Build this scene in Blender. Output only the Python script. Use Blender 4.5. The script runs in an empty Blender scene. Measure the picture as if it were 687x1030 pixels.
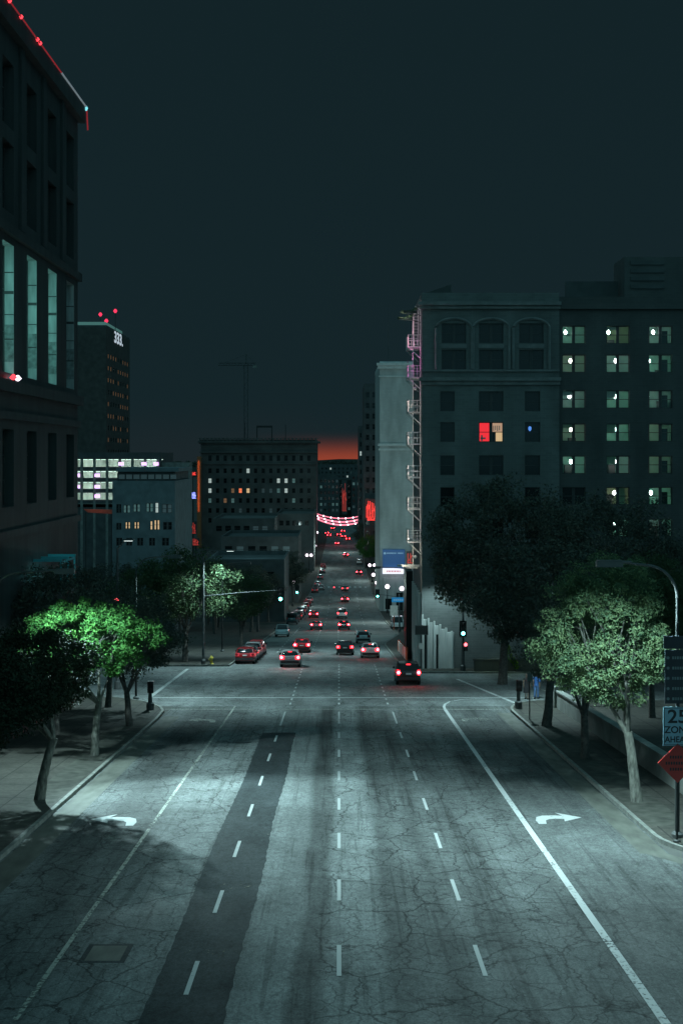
import bpy, math, random
from mathutils import Vector, Matrix
R = math.radians
rnd = random.Random(7)
scene = bpy.context.scene
COL = scene.collection
EYE = 40.0
FPX = 1430.0

# ------------------------------------------------------------------ terrain profile (drop below the eye along the street)
def _drop(Y):
    if Y <= 125: return 9.57 + .072 * Y
    if Y <= 230: return 18.57 + .09 * (Y - 125)
    t = min(Y, 450.) - 230
    return 28.02 + .09 * t * (1 - t / 440.)
KNOTS = [-80, 125, 230] + list(range(240, 451, 10)) + [1200, 7000]
KZ = [EYE - _drop(k) for k in KNOTS]
def zg(Y):
    for i in range(len(KNOTS) - 1):
        if Y <= KNOTS[i + 1]:
            t = (Y - KNOTS[i]) / (KNOTS[i + 1] - KNOTS[i])
            return KZ[i] + t * (KZ[i + 1] - KZ[i])
    return KZ[-1]
def slope(Y):
    return (zg(Y + 1) - zg(Y - 1)) / 2
def wx(px, Y): return (px - 341.) * Y / FPX          # metres across at a distance
def wz(py, Y): return EYE - (py - 459.) * Y / FPX    # height at a distance

# ------------------------------------------------------------------ helpers
class MB:
    def __init__(s): s.v = []; s.f = []; s.mi = []; s.cur = 0
    def add(s, vs, fs):
        b = len(s.v); s.v += [tuple(v) for v in vs]
        for f in fs: s.f.append(tuple(b + i for i in f)); s.mi.append(s.cur)
    def quad(s, a, b, c, d): s.add([a, b, c, d], [(0, 1, 2, 3)])
    def box(s, x0, x1, y0, y1, z0, z1):
        s.add([(x0,y0,z0),(x1,y0,z0),(x1,y1,z0),(x0,y1,z0),(x0,y0,z1),(x1,y0,z1),(x1,y1,z1),(x0,y1,z1)],
              [(0,3,2,1),(4,5,6,7),(0,1,5,4),(1,2,6,5),(2,3,7,6),(3,0,4,7)])
    def tube(s, pts, rad, n=8, cap=True):
        pts = [Vector(p) for p in pts]
        if not isinstance(rad, (list, tuple)): rad = [rad] * len(pts)
        b = len(s.v); up = Vector((0, 0, 1))
        for i, p in enumerate(pts):
            d = (pts[min(i+1, len(pts)-1)] - pts[max(i-1, 0)])
            if d.length < 1e-9: d = Vector((0,0,1))
            d.normalize()
            a = Vector((1,0,0)) if abs(d.z) > .95 else up
            e1 = d.cross(a).normalized(); e2 = d.cross(e1).normalized()
            for k in range(n):
                t = 2*math.pi*k/n
                s.v.append(tuple(p + (e1*math.cos(t) + e2*math.sin(t)) * rad[i]))
        for i in range(len(pts)-1):
            for k in range(n):
                a = b+i*n+k; c = b+i*n+(k+1) % n
                s.f.append((a, c, c+n, a+n)); s.mi.append(s.cur)
        if cap:
            s.f.append(tuple(b+k for k in range(n))[::-1]); s.mi.append(s.cur)
            e = b+(len(pts)-1)*n
            s.f.append(tuple(e+k for k in range(n))); s.mi.append(s.cur)
    def lathe(s, c, prof, n=16, axis='z'):
        b = len(s.v)
        for (r, h) in prof:
            for k in range(n):
                t = 2*math.pi*k/n; x, y = r*math.cos(t), r*math.sin(t)
                if axis == 'z': p = (c[0]+x, c[1]+y, c[2]+h)
                elif axis == 'x': p = (c[0]+h, c[1]+x, c[2]+y)
                else: p = (c[0]+x, c[1]+h, c[2]+y)
                s.v.append(p)
        m = len(prof)
        for i in range(m-1):
            for k in range(n):
                a = b+i*n+k; d = b+i*n+(k+1) % n
                s.f.append((a, d, d+n, a+n)); s.mi.append(s.cur)
        s.f.append(tuple(b+k for k in range(n))[::-1]); s.mi.append(s.cur)
        s.f.append(tuple(b+(m-1)*n+k for k in range(n))); s.mi.append(s.cur)
    def prism(s, poly, y0, y1):      # polygon in x,z extruded along y
        n = len(poly)
        s.add([(x, y0, z) for x, z in poly] + [(x, y1, z) for x, z in poly],
              [tuple(range(n)), tuple(range(2*n-1, n-1, -1))] + [(i, i+n, (i+1) % n + n, (i+1) % n) for i in range(n)])
    def slab(s, poly, z0, z1):       # polygon in x,y extruded up
        n = len(poly)
        s.add([(x, y, z0) for x, y in poly] + [(x, y, z1) for x, y in poly],
              [tuple(range(n-1, -1, -1)), tuple(range(n, 2*n))] + [(i, (i+1) % n, (i+1) % n + n, i+n) for i in range(n)])
    def mesh(s, name, mats, smooth=False, angle=40):
        me = bpy.data.meshes.new(name); me.from_pydata(s.v, [], s.f); me.update()
        for m in (mats if isinstance(mats, (list, tuple)) else [mats]): me.materials.append(m)
        if any(s.mi): me.polygons.foreach_set('material_index', s.mi)
        if smooth:
            me.polygons.foreach_set('use_smooth', [True]*len(me.polygons))
            me.set_sharp_from_angle(angle=R(angle))
        return me
    def build(s, name, mats, parent=None, smooth=False, loc=None, angle=40):
        return link(name, s.mesh(name, mats, smooth, angle), parent, loc)

def link(name, data, parent=None, loc=None):
    o = bpy.data.objects.new(name, data); COL.objects.link(o)
    if parent is not None: o.parent = parent
    if loc is not None: o.location = loc
    return o
def tag(o, label, cat, group=None):
    o['label'] = label; o['category'] = cat
    if group: o['group'] = group
    return o
def thing(name, label, cat, loc=(0,0,0), rz=0, group=None):
    o = link(name, None); o.location = loc; o.rotation_euler = (0, 0, rz); o.empty_display_size = .2
    return tag(o, label, cat, group)
def struct(o): o['kind'] = 'structure'; return o
CH = {}
def kids(o):
    return [c for c in bpy.data.objects if c.parent == o]
def copy_tree(o, parent=None):
    c = o.copy(); COL.objects.link(c)
    if parent is not None: c.parent = parent
    for k in kids(o): copy_tree(k, c)
    return c
def override(o, mat, slot=0):
    o.material_slots[slot].link = 'OBJECT'; o.material_slots[slot].material = mat

# ------------------------------------------------------------------ materials
def newmat(name):
    m = bpy.data.materials.new(name); m.use_nodes = True
    nt = m.node_tree; return m, nt, nt.nodes['Principled BSDF']
def N(nt, t, **kw):
    n = nt.nodes.new(t)
    for k, v in kw.items(): setattr(n, k, v)
    return n
def mat(name, col, rough=.7, var=.25, scale=2., metal=0., bump=0., spec=.5, stretch=(1,1,1)):
    m, nt, b = newmat(name)
    tc = N(nt, 'ShaderNodeTexCoord'); mp = N(nt, 'ShaderNodeMapping'); mp.inputs['Scale'].default_value = stretch
    no = N(nt, 'ShaderNodeTexNoise'); no.inputs['Scale'].default_value = scale; no.inputs['Detail'].default_value = 6
    nt.links.new(tc.outputs['Object'], mp.inputs[0]); nt.links.new(mp.outputs[0], no.inputs['Vector'])
    cr = N(nt, 'ShaderNodeValToRGB')
    cr.color_ramp.elements[0].position = .3; cr.color_ramp.elements[1].position = .7
    cr.color_ramp.elements[0].color = tuple(c*(1-var) for c in col) + (1,)
    cr.color_ramp.elements[1].color = tuple(min(1, c*(1+var)) for c in col) + (1,)
    nt.links.new(no.outputs['Fac'], cr.inputs[0]); nt.links.new(cr.outputs[0], b.inputs['Base Color'])
    b.inputs['Roughness'].default_value = rough; b.inputs['Metallic'].default_value = metal
    b.inputs['Specular IOR Level'].default_value = spec
    if bump:
        bp = N(nt, 'ShaderNodeBump'); bp.inputs['Strength'].default_value = bump; bp.inputs['Distance'].default_value = .02
        nt.links.new(no.outputs['Fac'], bp.inputs['Height']); nt.links.new(bp.outputs[0], b.inputs['Normal'])
    return m
def glow(name, col, strength):
    m, nt, b = newmat(name)
    b.inputs['Base Color'].default_value = tuple(c*.5 for c in col) + (1,)
    b.inputs['Emission Color'].default_value = tuple(col) + (1,)
    b.inputs['Emission Strength'].default_value = strength
    return m
def leafmat(name, col, trans=.25):
    m, nt, b = newmat(name)
    gi = N(nt, 'ShaderNodeNewGeometry'); tc = N(nt, 'ShaderNodeTexCoord')
    no = N(nt, 'ShaderNodeTexNoise'); no.inputs['Scale'].default_value = 1.6
    nt.links.new(tc.outputs['Object'], no.inputs['Vector'])
    mx = N(nt, 'ShaderNodeMath', operation='ADD'); nt.links.new(no.outputs['Fac'], mx.inputs[0])
    ra = N(nt, 'ShaderNodeMath', operation='MULTIPLY'); ra.inputs[1].default_value = .5
    nt.links.new(gi.outputs['Random Per Island'], ra.inputs[0]); nt.links.new(ra.outputs[0], mx.inputs[1])
    cr = N(nt, 'ShaderNodeValToRGB'); e = cr.color_ramp.elements
    e[0].position = .35; e[0].color = (col[0]*.55, col[1]*.62, col[2]*.7, 1)
    e[1].position = 1.05; e[1].color = (col[0]*1.7, col[1]*1.35, col[2]*1.2, 1)
    nt.links.new(mx.outputs[0], cr.inputs[0]); nt.links.new(cr.outputs[0], b.inputs['Base Color'])
    b.inputs['Roughness'].default_value = .6; b.inputs['Specular IOR Level'].default_value = .06
    tr = N(nt, 'ShaderNodeBsdfTranslucent'); nt.links.new(cr.outputs[0], tr.inputs[0])
    ms = N(nt, 'ShaderNodeMixShader'); ms.inputs[0].default_value = trans
    nt.links.new(b.outputs[0], ms.inputs[1]); nt.links.new(tr.outputs[0], ms.inputs[2])
    nt.links.new(ms.outputs[0], nt.nodes['Material Output'].inputs[0])
    return m
def glassmat(name, tint=(.6,.75,.75), mixf=.25):
    m, nt, b = newmat(name)
    t = N(nt, 'ShaderNodeBsdfTransparent'); t.inputs[0].default_value = tint + (1,)
    g = N(nt, 'ShaderNodeBsdfGlossy'); g.inputs['Roughness'].default_value = .08; g.inputs[0].default_value = (.7,.8,.8,1)
    ms = N(nt, 'ShaderNodeMixShader'); ms.inputs[0].default_value = mixf
    nt.links.new(t.outputs[0], ms.inputs[1]); nt.links.new(g.outputs[0], ms.inputs[2])
    nt.links.new(ms.outputs[0], nt.nodes['Material Output'].inputs[0])
    return m

def roadmat(name, base=(.205,.218,.214), cracks=True, tracks=True, dark=1.0):
    m, nt, b = newmat(name)
    tc = N(nt, 'ShaderNodeTexCoord'); L = nt.links.new
    def noise(sc, scale, det=6, rough=.6, dist=0):
        mp = N(nt, 'ShaderNodeMapping'); mp.inputs['Scale'].default_value = sc
        n = N(nt, 'ShaderNodeTexNoise'); n.inputs['Scale'].default_value = scale; n.inputs['Detail'].default_value = det
        n.inputs['Roughness'].default_value = rough; n.inputs['Distortion'].default_value = dist
        L(tc.outputs['Object'], mp.inputs[0]); L(mp.outputs[0], n.inputs['Vector']); return n
    def ramp(src, stops):
        cr = N(nt, 'ShaderNodeValToRGB'); e = cr.color_ramp.elements
        e.remove(e[1]); e[0].position = stops[0][0]; e[0].color = (stops[0][1],)*3+(1,)
        for p, c in stops[1:]: q = e.new(p); q.color = (c, c, c, 1)
        L(src, cr.inputs[0]); return cr
    def mul(a, b_):
        mx = N(nt, 'ShaderNodeMix', data_type='RGBA', blend_type='MULTIPLY'); mx.inputs[0].default_value = 1
        L(a, mx.inputs[6]); L(b_, mx.inputs[7]); return mx.outputs[2]
    rgb = N(nt, 'ShaderNodeRGB'); rgb.outputs[0].default_value = tuple(c*dark for c in base) + (1,)
    col = rgb.outputs[0]
    col = mul(col, ramp(noise((1,.12,1), .55, 5, .6).outputs['Fac'], [(.3,.62),(.68,1.25)]).outputs[0])     # long worn patches
    col = mul(col, ramp(noise((1,1,1), .35, 6, .65, .6).outputs['Fac'], [(.32,.72),(.7,1.18)]).outputs[0])  # blotches
    col = mul(col, ramp(noise((1,.55,1), 7, 5, .8).outputs['Fac'], [(.32,.62),(.5,1.0),(.68,1.3)]).outputs[0])          # grain
    col = mul(col, ramp(noise((1,.7,1), 22, 3, .8).outputs['Fac'], [(.3,.6),(.5,1.0),(.7,1.4)]).outputs[0])
    col = mul(col, ramp(noise((1,.5,1), 2.3, 6, .75, .4).outputs['Fac'], [(.30,.55),(.42,1.0),(1,1.05)]).outputs[0])  # oil spots
    if tracks:
        # oil and tyre tracks running down each lane: function of x with a little wander
        sx = N(nt, 'ShaderNodeSeparateXYZ'); L(tc.outputs['Object'], sx.inputs[0])
        wn = noise((.3,.05,1), 1.0, 3)
        wob = N(nt, 'ShaderNodeMath', operation='MULTIPLY_ADD'); wob.inputs[1].default_value = .9
        L(wn.outputs['Fac'], wob.inputs[0]); L(sx.outputs['X'], wob.inputs[2])
        mr = N(nt, 'ShaderNodeMapRange'); mr.inputs[1].default_value = -11+.45; mr.inputs[2].default_value = 11+.45
        L(wob.outputs[0], mr.inputs[0])
        stops = [(.0,.8),(.06,.8),(.08,.62),(.125,.52),(.16,.60),(.19,.75),(.215,.92),(.31,.95),(.385,1.05),(.445,1.08),(.458,.5),(.482,.55),(.494,1.12),(.545,1.12),(.562,.5),(.60,.72),(.625,.5),(.65,.8),(.69,.62),(.715,.8),(.74,.85),(.765,.6),(.80,.66),(.84,.6),(.90,.55),(.95,.62),(1.0,.62)]
        cr = ramp(mr.outputs[0], stops)
        col = mul(col, cr.outputs[0])
        # thin longitudinal seams
        fine = ramp(noise((3.2,.006,1), 1.6, 4, .55, .0).outputs['Fac'], [(.36,.7),(.44,1.0),(.62,1.0),(.72,1.1)])
        col = mul(col, fine.outputs[0])
    if cracks:
        for sc, th, st in (((.5,.30,1), .010, .25), ((1.3,.8,1), .012, .45)):
            mp = N(nt, 'ShaderNodeMapping'); mp.inputs['Scale'].default_value = sc
            dn = noise((1,1,1), 1.3, 4)
            vm = N(nt, 'ShaderNodeMix', data_type='RGBA', blend_type='ADD'); vm.inputs[0].default_value = .55
            L(tc.outputs['Object'], vm.inputs[6]); L(dn.outputs['Color'], vm.inputs[7]); L(vm.outputs[2], mp.inputs[0])
            vo = N(nt, 'ShaderNodeTexVoronoi', feature='DISTANCE_TO_EDGE'); vo.inputs['Scale'].default_value = 1
            L(mp.outputs[0], vo.inputs['Vector'])
            cr = ramp(vo.outputs['Distance'], [(0,st),(th,.6),(th*1.8,1)])
            msk = ramp(noise((.22,.05,1), 1.0, 2).outputs['Fac'], [(.5,1),(.68,0)]) if sc[0] < .5 else ramp(noise((.35,.06,1), .8, 2, .5).outputs['Fac'], [(.52,1),(.66,0)])
            sx2 = N(nt, 'ShaderNodeSeparateXYZ'); L(tc.outputs['Object'], sx2.inputs[0])
            mr2 = N(nt, 'ShaderNodeMapRange'); mr2.inputs[1].default_value = -11; mr2.inputs[2].default_value = 11; L(sx2.outputs['X'], mr2.inputs[0])
            zone = ramp(mr2.outputs[0], [(0,.1),(.38,.12),(.40,1),(.465,1),(.485,.1),(.78,.1),(.83,.85),(1,.85)])
            zm = N(nt, 'ShaderNodeMath', operation='MULTIPLY'); L(msk.outputs[0], zm.inputs[0]); L(zone.outputs[0], zm.inputs[1]); msk = zm
            mx = N(nt, 'ShaderNodeMix', data_type='RGBA'); L(msk.outputs[0], mx.inputs[0]); L(cr.outputs[0], mx.inputs[6])
            mx.inputs[7].default_value = (1,1,1,1)
            col = mul(col, mx.outputs[2])
    L(col, b.inputs['Base Color'])
    b.inputs['Specular IOR Level'].default_value = .12; rr = ramp(noise((1,.3,1), .8).outputs['Fac'], [(.3,.7),(.7,.95)]); L(rr.outputs[0], b.inputs['Roughness'])
    bp = N(nt, 'ShaderNodeBump'); bp.inputs['Strength'].default_value = .35; bp.inputs['Distance'].default_value = .015
    L(noise((1,1,1), 30, 3).outputs['Fac'], bp.inputs['Height']); L(bp.outputs[0], b.inputs['Normal'])
    return m
def walkmat(name, col):
    m, nt, b = newmat(name); L = nt.links.new
    tc = N(nt, 'ShaderNodeTexCoord')
    br = N(nt, 'ShaderNodeTexBrick'); br.offset = 0; br.inputs['Scale'].default_value = 1; br.inputs['Brick Width'].default_value = 1.6; br.inputs['Row Height'].default_value = 1.6
    br.inputs['Mortar Size'].default_value = .035; br.inputs['Color1'].default_value = tuple(c*1.1 for c in col)+(1,); br.inputs['Color2'].default_value = tuple(c*.82 for c in col)+(1,); br.inputs['Mortar'].default_value = tuple(c*.35 for c in col)+(1,)
    L(tc.outputs['Object'], br.inputs['Vector'])
    out = br.outputs['Color']
    for sc, a, c in ((.6,.55,1.25),(5,.6,1.35),(18,.7,1.3)):
        n = N(nt, 'ShaderNodeTexNoise'); n.inputs['Scale'].default_value = sc; n.inputs['Detail'].default_value = 6; n.inputs['Roughness'].default_value = .7; L(tc.outputs['Object'], n.inputs['Vector'])
        cr = N(nt, 'ShaderNodeValToRGB'); cr.color_ramp.elements[0].position = .3; cr.color_ramp.elements[0].color = (a,a,a,1); cr.color_ramp.elements[1].position = .7; cr.color_ramp.elements[1].color = (c,c,c,1)
        L(n.outputs['Fac'], cr.inputs[0])
        mx = N(nt, 'ShaderNodeMix', data_type='RGBA', blend_type='MULTIPLY'); mx.inputs[0].default_value = 1; L(out, mx.inputs[6]); L(cr.outputs[0], mx.inputs[7]); out = mx.outputs[2]
    L(out, b.inputs['Base Color']); b.inputs['Roughness'].default_value = .9
    return m
def paintmat(name, col, wear=.5):
    m, nt, b = newmat(name); L = nt.links.new
    tc = N(nt, 'ShaderNodeTexCoord')
    n1 = N(nt, 'ShaderNodeTexNoise'); n1.inputs['Scale'].default_value = 7; n1.inputs['Detail'].default_value = 8; n1.inputs['Roughness'].default_value = .75
    n2 = N(nt, 'ShaderNodeTexNoise'); n2.inputs['Scale'].default_value = .35
    L(tc.outputs['Object'], n1.inputs['Vector']); L(tc.outputs['Object'], n2.inputs['Vector'])
    ad = N(nt, 'ShaderNodeMath', operation='MULTIPLY_ADD'); ad.inputs[1].default_value = .35; L(n2.outputs['Fac'], ad.inputs[0]); L(n1.outputs['Fac'], ad.inputs[2])
    cr = N(nt, 'ShaderNodeValToRGB'); e = cr.color_ramp.elements
    e[0].position = .45+wear*.5; e[0].color = (1,1,1,1); e[1].position = .53+wear*.5; e[1].color = (0,0,0,1)
    L(ad.outputs[0], cr.inputs[0])
    tr = N(nt, 'ShaderNodeBsdfTransparent')
    b.inputs['Base Color'].default_value = col + (1,); b.inputs['Roughness'].default_value = .85; b.inputs['Specular IOR Level'].default_value = .15
    ms = N(nt, 'ShaderNodeMixShader')
    inv = N(nt, 'ShaderNodeMath', operation='SUBTRACT'); inv.inputs[0].default_value = 1.0; L(cr.outputs[0], inv.inputs[1])
    L(inv.outputs[0], ms.inputs[0]); L(b.outputs[0], ms.inputs[1]); L(tr.outputs[0], ms.inputs[2])
    L(ms.outputs[0], nt.nodes['Material Output'].inputs[0])
    return m
def brickmat(name, c1, c2, mortar, scale=1.0, bw=.5, bh=.25):
    m, nt, b = newmat(name); L = nt.links.new
    tc = N(nt, 'ShaderNodeTexCoord'); sx = N(nt, 'ShaderNodeSeparateXYZ'); L(tc.outputs['Object'], sx.inputs[0])
    ad = N(nt, 'ShaderNodeMath', operation='ADD'); L(sx.outputs['X'], ad.inputs[0]); L(sx.outputs['Y'], ad.inputs[1])
    cb = N(nt, 'ShaderNodeCombineXYZ'); L(ad.outputs[0], cb.inputs[0]); L(sx.outputs['Z'], cb.inputs[1])
    br = N(nt, 'ShaderNodeTexBrick'); br.inputs['Scale'].default_value = scale
    br.inputs['Color1'].default_value = c1+(1,); br.inputs['Color2'].default_value = c2+(1,); br.inputs['Mortar'].default_value = mortar+(1,)
    br.inputs['Brick Width'].default_value = bw; br.inputs['Row Height'].default_value = bh; br.inputs['Mortar Size'].default_value = .012
    L(cb.outputs[0], br.inputs['Vector'])
    no = N(nt, 'ShaderNodeTexNoise'); no.inputs['Scale'].default_value = .5; no.inputs['Detail'].default_value = 6
    mp = N(nt, 'ShaderNodeMapping'); mp.inputs['Scale'].default_value = (1,1,.3); L(tc.outputs['Object'], mp.inputs[0]); L(mp.outputs[0], no.inputs['Vector'])
    cr = N(nt, 'ShaderNodeValToRGB'); cr.color_ramp.elements[0].position = .3; cr.color_ramp.elements[0].color = (.7,.7,.7,1)
    cr.color_ramp.elements[1].position = .7; cr.color_ramp.elements[1].color = (1.1,1.1,1.1,1); L(no.outputs['Fac'], cr.inputs[0])
    mx = N(nt, 'ShaderNodeMix', data_type='RGBA', blend_type='MULTIPLY'); mx.inputs[0].default_value = 1
    L(br.outputs['Color'], mx.inputs[6]); L(cr.outputs[0], mx.inputs[7]); L(mx.outputs[2], b.inputs['Base Color'])
    b.inputs['Roughness'].default_value = .85
    return m

M = dict(
    road=roadmat('road_asphalt'), cross=roadmat('cross_asphalt', base=(.20,.212,.208), cracks=True, tracks=False),
    farroad=roadmat('far_asphalt', base=(.19,.20,.196), cracks=False, tracks=False),
    patch=roadmat('patch_asphalt', base=(.052,.060,.062), cracks=False, tracks=False),
    earth=mat('bare_ground', (.07,.07,.065), .95, .4, .4),
    walk=walkmat('sidewalk_concrete', (.062,.058,.048)), kerb=mat('kerb_concrete', (.2,.205,.185), .85, .35, 3, bump=.3),
    gutter=mat('gutter_concrete', (.11,.112,.095), .85, .35, 2.2, bump=.3, stretch=(1,.3,1)), parkway=mat('parkway_dirt', (.055,.055,.045), .95, .5, 2, bump=.4),
    white=paintmat('road_paint_white', (.55,.56,.55), .57), worn=paintmat('road_paint_worn', (.40,.41,.36), .41), fresh=paintmat('road_paint_fresh', (.52,.53,.52), .66),
    faint=paintmat('road_paint_faint', (.45,.45,.40), .12), scrib=paintmat('chalk_mark', (.35,.33,.25), .2),
    bark=mat('pale_bark', (.13,.13,.112), .9, .6, 9, bump=.9, stretch=(1,1,.35)), darkbark=mat('dark_bark', (.10,.09,.08), .9, .4, 6, bump=.5),
    leafR=leafmat('leaf_pale', (.115,.20,.11)), leafL=leafmat('leaf_green', (.045,.15,.04)), leafD=leafmat('leaf_dark', (.075,.10,.085), .1), leafShade=leafmat('leaf_shade_tint', (.026,.046,.03), .02), leafM=leafmat('leaf_grey_green', (.06,.11,.06)),  # darkest leaf tone: shade of the unlit left crowns put into the colour
    vine=leafmat('leaf_vine', (.10,.22,.03)),
    steel=mat('galvanised_steel', (.10,.105,.105), .6, .2, 3, .3), dsteel=mat('dark_steel', (.03,.035,.035), .5, .2, 3, .3), black=mat('black_paint', (.012,.013,.014), .45, .2, 4),
    ltower=mat('dark_stone_panels', (.045,.054,.054), .6, .35, 1.5, stretch=(1,1,.12)), darkpanel=mat('mottled_reveal_panel', (.26,.30,.29), .7, .5, 3.5), reveal=mat('pale_reveal_panel', (.46,.51,.49), .7, .3, 2.5, stretch=(1,1,.25)),
    hotel=brickmat('hotel_brick', (.18,.195,.19), (.15,.165,.16), (.2,.215,.21), 1, .6, .2), hoteltrim=mat('hotel_trim_stone', (.21,.215,.21), .8, .2, 1.5),
    wing=brickmat('wing_brick', (.105,.112,.11), (.095,.10,.098), (.12,.125,.12), 1, .6, .2),
    grey=brickmat('grey_painted_brick', (.56,.57,.55), (.52,.53,.51), (.46,.47,.45), 1, .9, .3), greytrim=mat('grey_trim', (.66,.67,.65), .8, .15, 1),
    whitewall=mat('white_painted_wall', (.62,.63,.61), .8, .2, 1.2, stretch=(1,1,.3)), whitetrim=mat('weathered_white_paint', (.72,.70,.68), .6, .2, 4),
    concrete=mat('concrete_wall', (.24,.25,.23), .9, .3, .9, bump=.2), bluegrey=mat('blue_grey_render', (.14,.18,.19), .85, .2, .8), darkwall=mat('dark_render', (.09,.10,.10), .9, .25, .5),
    brownwall=mat('brown_brick_wall', (.085,.082,.075), .9, .25, .6), oldstone=mat('old_stone', (.12,.125,.12), .9, .25, .25), redpaint=mat('red_painted_band', (.45,.10,.06), .7, .2, 2),
    orangewall=mat('orange_brick_end_wall', (.50,.20,.09), .85, .2, .4), roofing=mat('roofing', (.16,.2,.2), .9, .3, .5), hill=mat('dark_hill_scrub', (.02,.03,.025), 1, .4, .02),
    frame=mat('window_frame_dark', (.05,.055,.055), .5, .2, 3), glass=mat('dark_window_glass', (.012,.018,.02), .12, .2, 1), room=mat('room_wall_green', (.30,.52,.42), .8, .15, 1),
    room2=mat('room_wall_olive', (.30,.38,.22), .8, .15, 1), curtain=mat('pale_curtain', (.5,.5,.42), .9, .15, 3), blind=mat('dark_blind', (.02,.03,.028), .9, .2, 2), clear=glassmat('clear_pane', (.8,.88,.86), .06),
    lampshell=mat('lamp_housing_grey', (.10,.11,.11), .5, .1, 3), signblue=mat('pale_blue_white_sign', (.26,.44,.54), .5, .08, 2), signink=mat('sign_black_ink', (.015,.02,.025), .6, .1, 3),
    signred=mat('red_orange_sign', (.40,.035,.03), .5, .12, 2), signnavy=mat('dark_navy_sign', (.02,.03,.04), .5, .15, 2), signtext=mat('sign_faint_text', (.16,.22,.22), .6, .1, 3),
    barrier_o=mat('barrier_orange', (.65,.12,.06), .6, .15, 3), barrier_w=mat('barrier_white', (.75,.72,.68), .6, .15, 3), hydrant=mat('hydrant_yellow', (.65,.5,.08), .5, .15, 6),
    tyre=mat('tyre_rubber', (.015,.015,.015), .85, .2, 8), rim=mat('alloy_rim', (.4,.41,.42), .35, .1, 6, .8), carglass=mat('car_glass', (.01,.013,.015), .06, .1, 2),
    plate=mat('licence_plate', (.6,.6,.6), .5, .1, 5), tail_off=mat('tail_lens_red', (.25,.01,.015), .2, .1, 5), head_off=mat('headlamp_lens', (.6,.62,.62), .15, .1, 5), plastic=mat('bumper_plastic', (.025,.026,.028), .6, .2, 5),
    skin=mat('skin', (.42,.26,.19), .6, .1, 8), blackcloth=mat('black_cloth', (.012,.012,.014), .9, .2, 8), bluecloth=mat('blue_cloth', (.03,.10,.28), .9, .2, 8), jeans=mat('blue_jeans', (.06,.12,.24), .9, .2, 8),
    greycloth=mat('grey_cloth', (.2,.2,.2), .9, .2, 8), hair=mat('brown_hair', (.05,.03,.02), .8, .2, 10), shoe=mat('dark_shoe', (.02,.02,.02), .6, .2, 8),
    tail_on=glow('tail_lamp_lit', (1,.03,.045), 3.2), tail_dim=glow('tail_lamp_dim', (1,.02,.03), 1.6), tail_far=glow('tail_lamp_far', (1,.04,.07), 6), park_tail=glow('parked_tail_glow', (1,.06,.09), .35),
    tail_core=glow('tail_lamp_core', (1,.012,.018), 120), core_dim=glow('tail_lamp_core_dim', (1,.018,.025), 26), head_on=glow('headlamp_lit', (1,.9,.95), 5), green_on=glow('signal_green_lit', (.12,1,.8), 16), red_on=glow('signal_red_lit', (1,.10,.12), 6), sig_off=mat('signal_lens_off', (.03,.02,.02), .3, .1, 5),
    beacon=glow('red_beacon', (1,.04,.11), 1.3), led_red=glow('led_red', (1,.06,.08), .2), led_white=glow('led_white', (.75,.9,1), .16), led_cyan=glow('led_cyan', (.25,.9,1), 1.0), led_hot=glow('led_hot_red', (1,.05,.07), 2.2),
    globe=glow('street_globe', (1,.86,.98), 3), globe_w=glow('street_globe_white', (.85,1,.97), 3.0), purple=glow('purple_tube_lamp', (.80,.50,.98), 1.7), deck=glow('parking_fluorescent', (.75,1,.85), 3.0),
    garland=glow('garland_pink', (1,.26,.36), 1.3), garland_b=glow('garland_bulb', (1,.75,.85), 4), neon_red=glow('neon_red', (1,.06,.05), 1.6), neon_dim=glow('neon_red_dim', (1,.10,.08), .4), whitesign=glow('white_lightbox', (.85,.86,1), 1.15),
    bluesign=glow('blue_lightbox', (.03,.13,.36), .32), bluetext=glow('pale_blue_lettering', (.3,.55,.75), .4), street_blue=glow('street_name_blue', (.02,.25,.55), .55), mastwhite=glow('white_lit_mast', (.75,.9,.95), .5), roomlamp=glow('room_lamp', (1,.93,1), 24), roomlamp2=glow('room_lamp_warm', (1,.85,.72), 20), roomlamp3=glow('room_lamp_cool', (.8,1,.95), 28), win_white=glow('lit_window_white', (.75,.9,.85), .45), win_teal=glow('lit_window_teal', (.35,.65,.62), .12),
    win_warm=glow('lit_window_warm', (1,.68,.36), .6), win_amber=glow('lit_window_amber', (1,.5,.25), .12), win_orange=glow('lit_window_orange', (1,.22,.09), .9), win_red=glow('lit_window_red', (1,.035,.05), .85), win_cream=glow('lit_window_cream', (1,.62,.4), .42), win_blue=glow('lit_window_blue', (.12,.35,1), .8), win_dimblue=glow('lit_window_dim', (.25,.38,.4), .06), bluelamp=glow('blue_sign_lamp', (.25,.3,1), 3.), tealpanel=glow('teal_lit_crown', (.2,.5,.45), .22), letters=glow('white_letters', (.75,.88,1), .6),
)
def paint(name, col, rough=.28):
    m, nt, b = newmat(name); b.inputs['Roughness'].default_value = rough
    no = N(nt, 'ShaderNodeTexNoise'); no.inputs['Scale'].default_value = 3
    cr = N(nt, 'ShaderNodeValToRGB'); cr.color_ramp.elements[0].color = tuple(c*.88 for c in col)+(1,); cr.color_ramp.elements[1].color = tuple(c*1.1 for c in col)+(1,)
    nt.links.new(no.outputs['Fac'], cr.inputs[0]); nt.links.new(cr.outputs[0], b.inputs['Base Color'])
    b.inputs['Coat Weight'].default_value = .6; return m
PAINT = {'black': paint('paint_black', (.012,.013,.015)), 'silver': paint('paint_silver', (.42,.44,.45)), 'white': paint('paint_white', (.75,.76,.76)), 'red': paint('paint_red', (.30,.012,.016)), 'grey': paint('paint_grey', (.12,.13,.14)), 'blue': paint('paint_blue', (.02,.05,.12)), 'teal': paint('paint_teal', (.03,.10,.11))}

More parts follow.
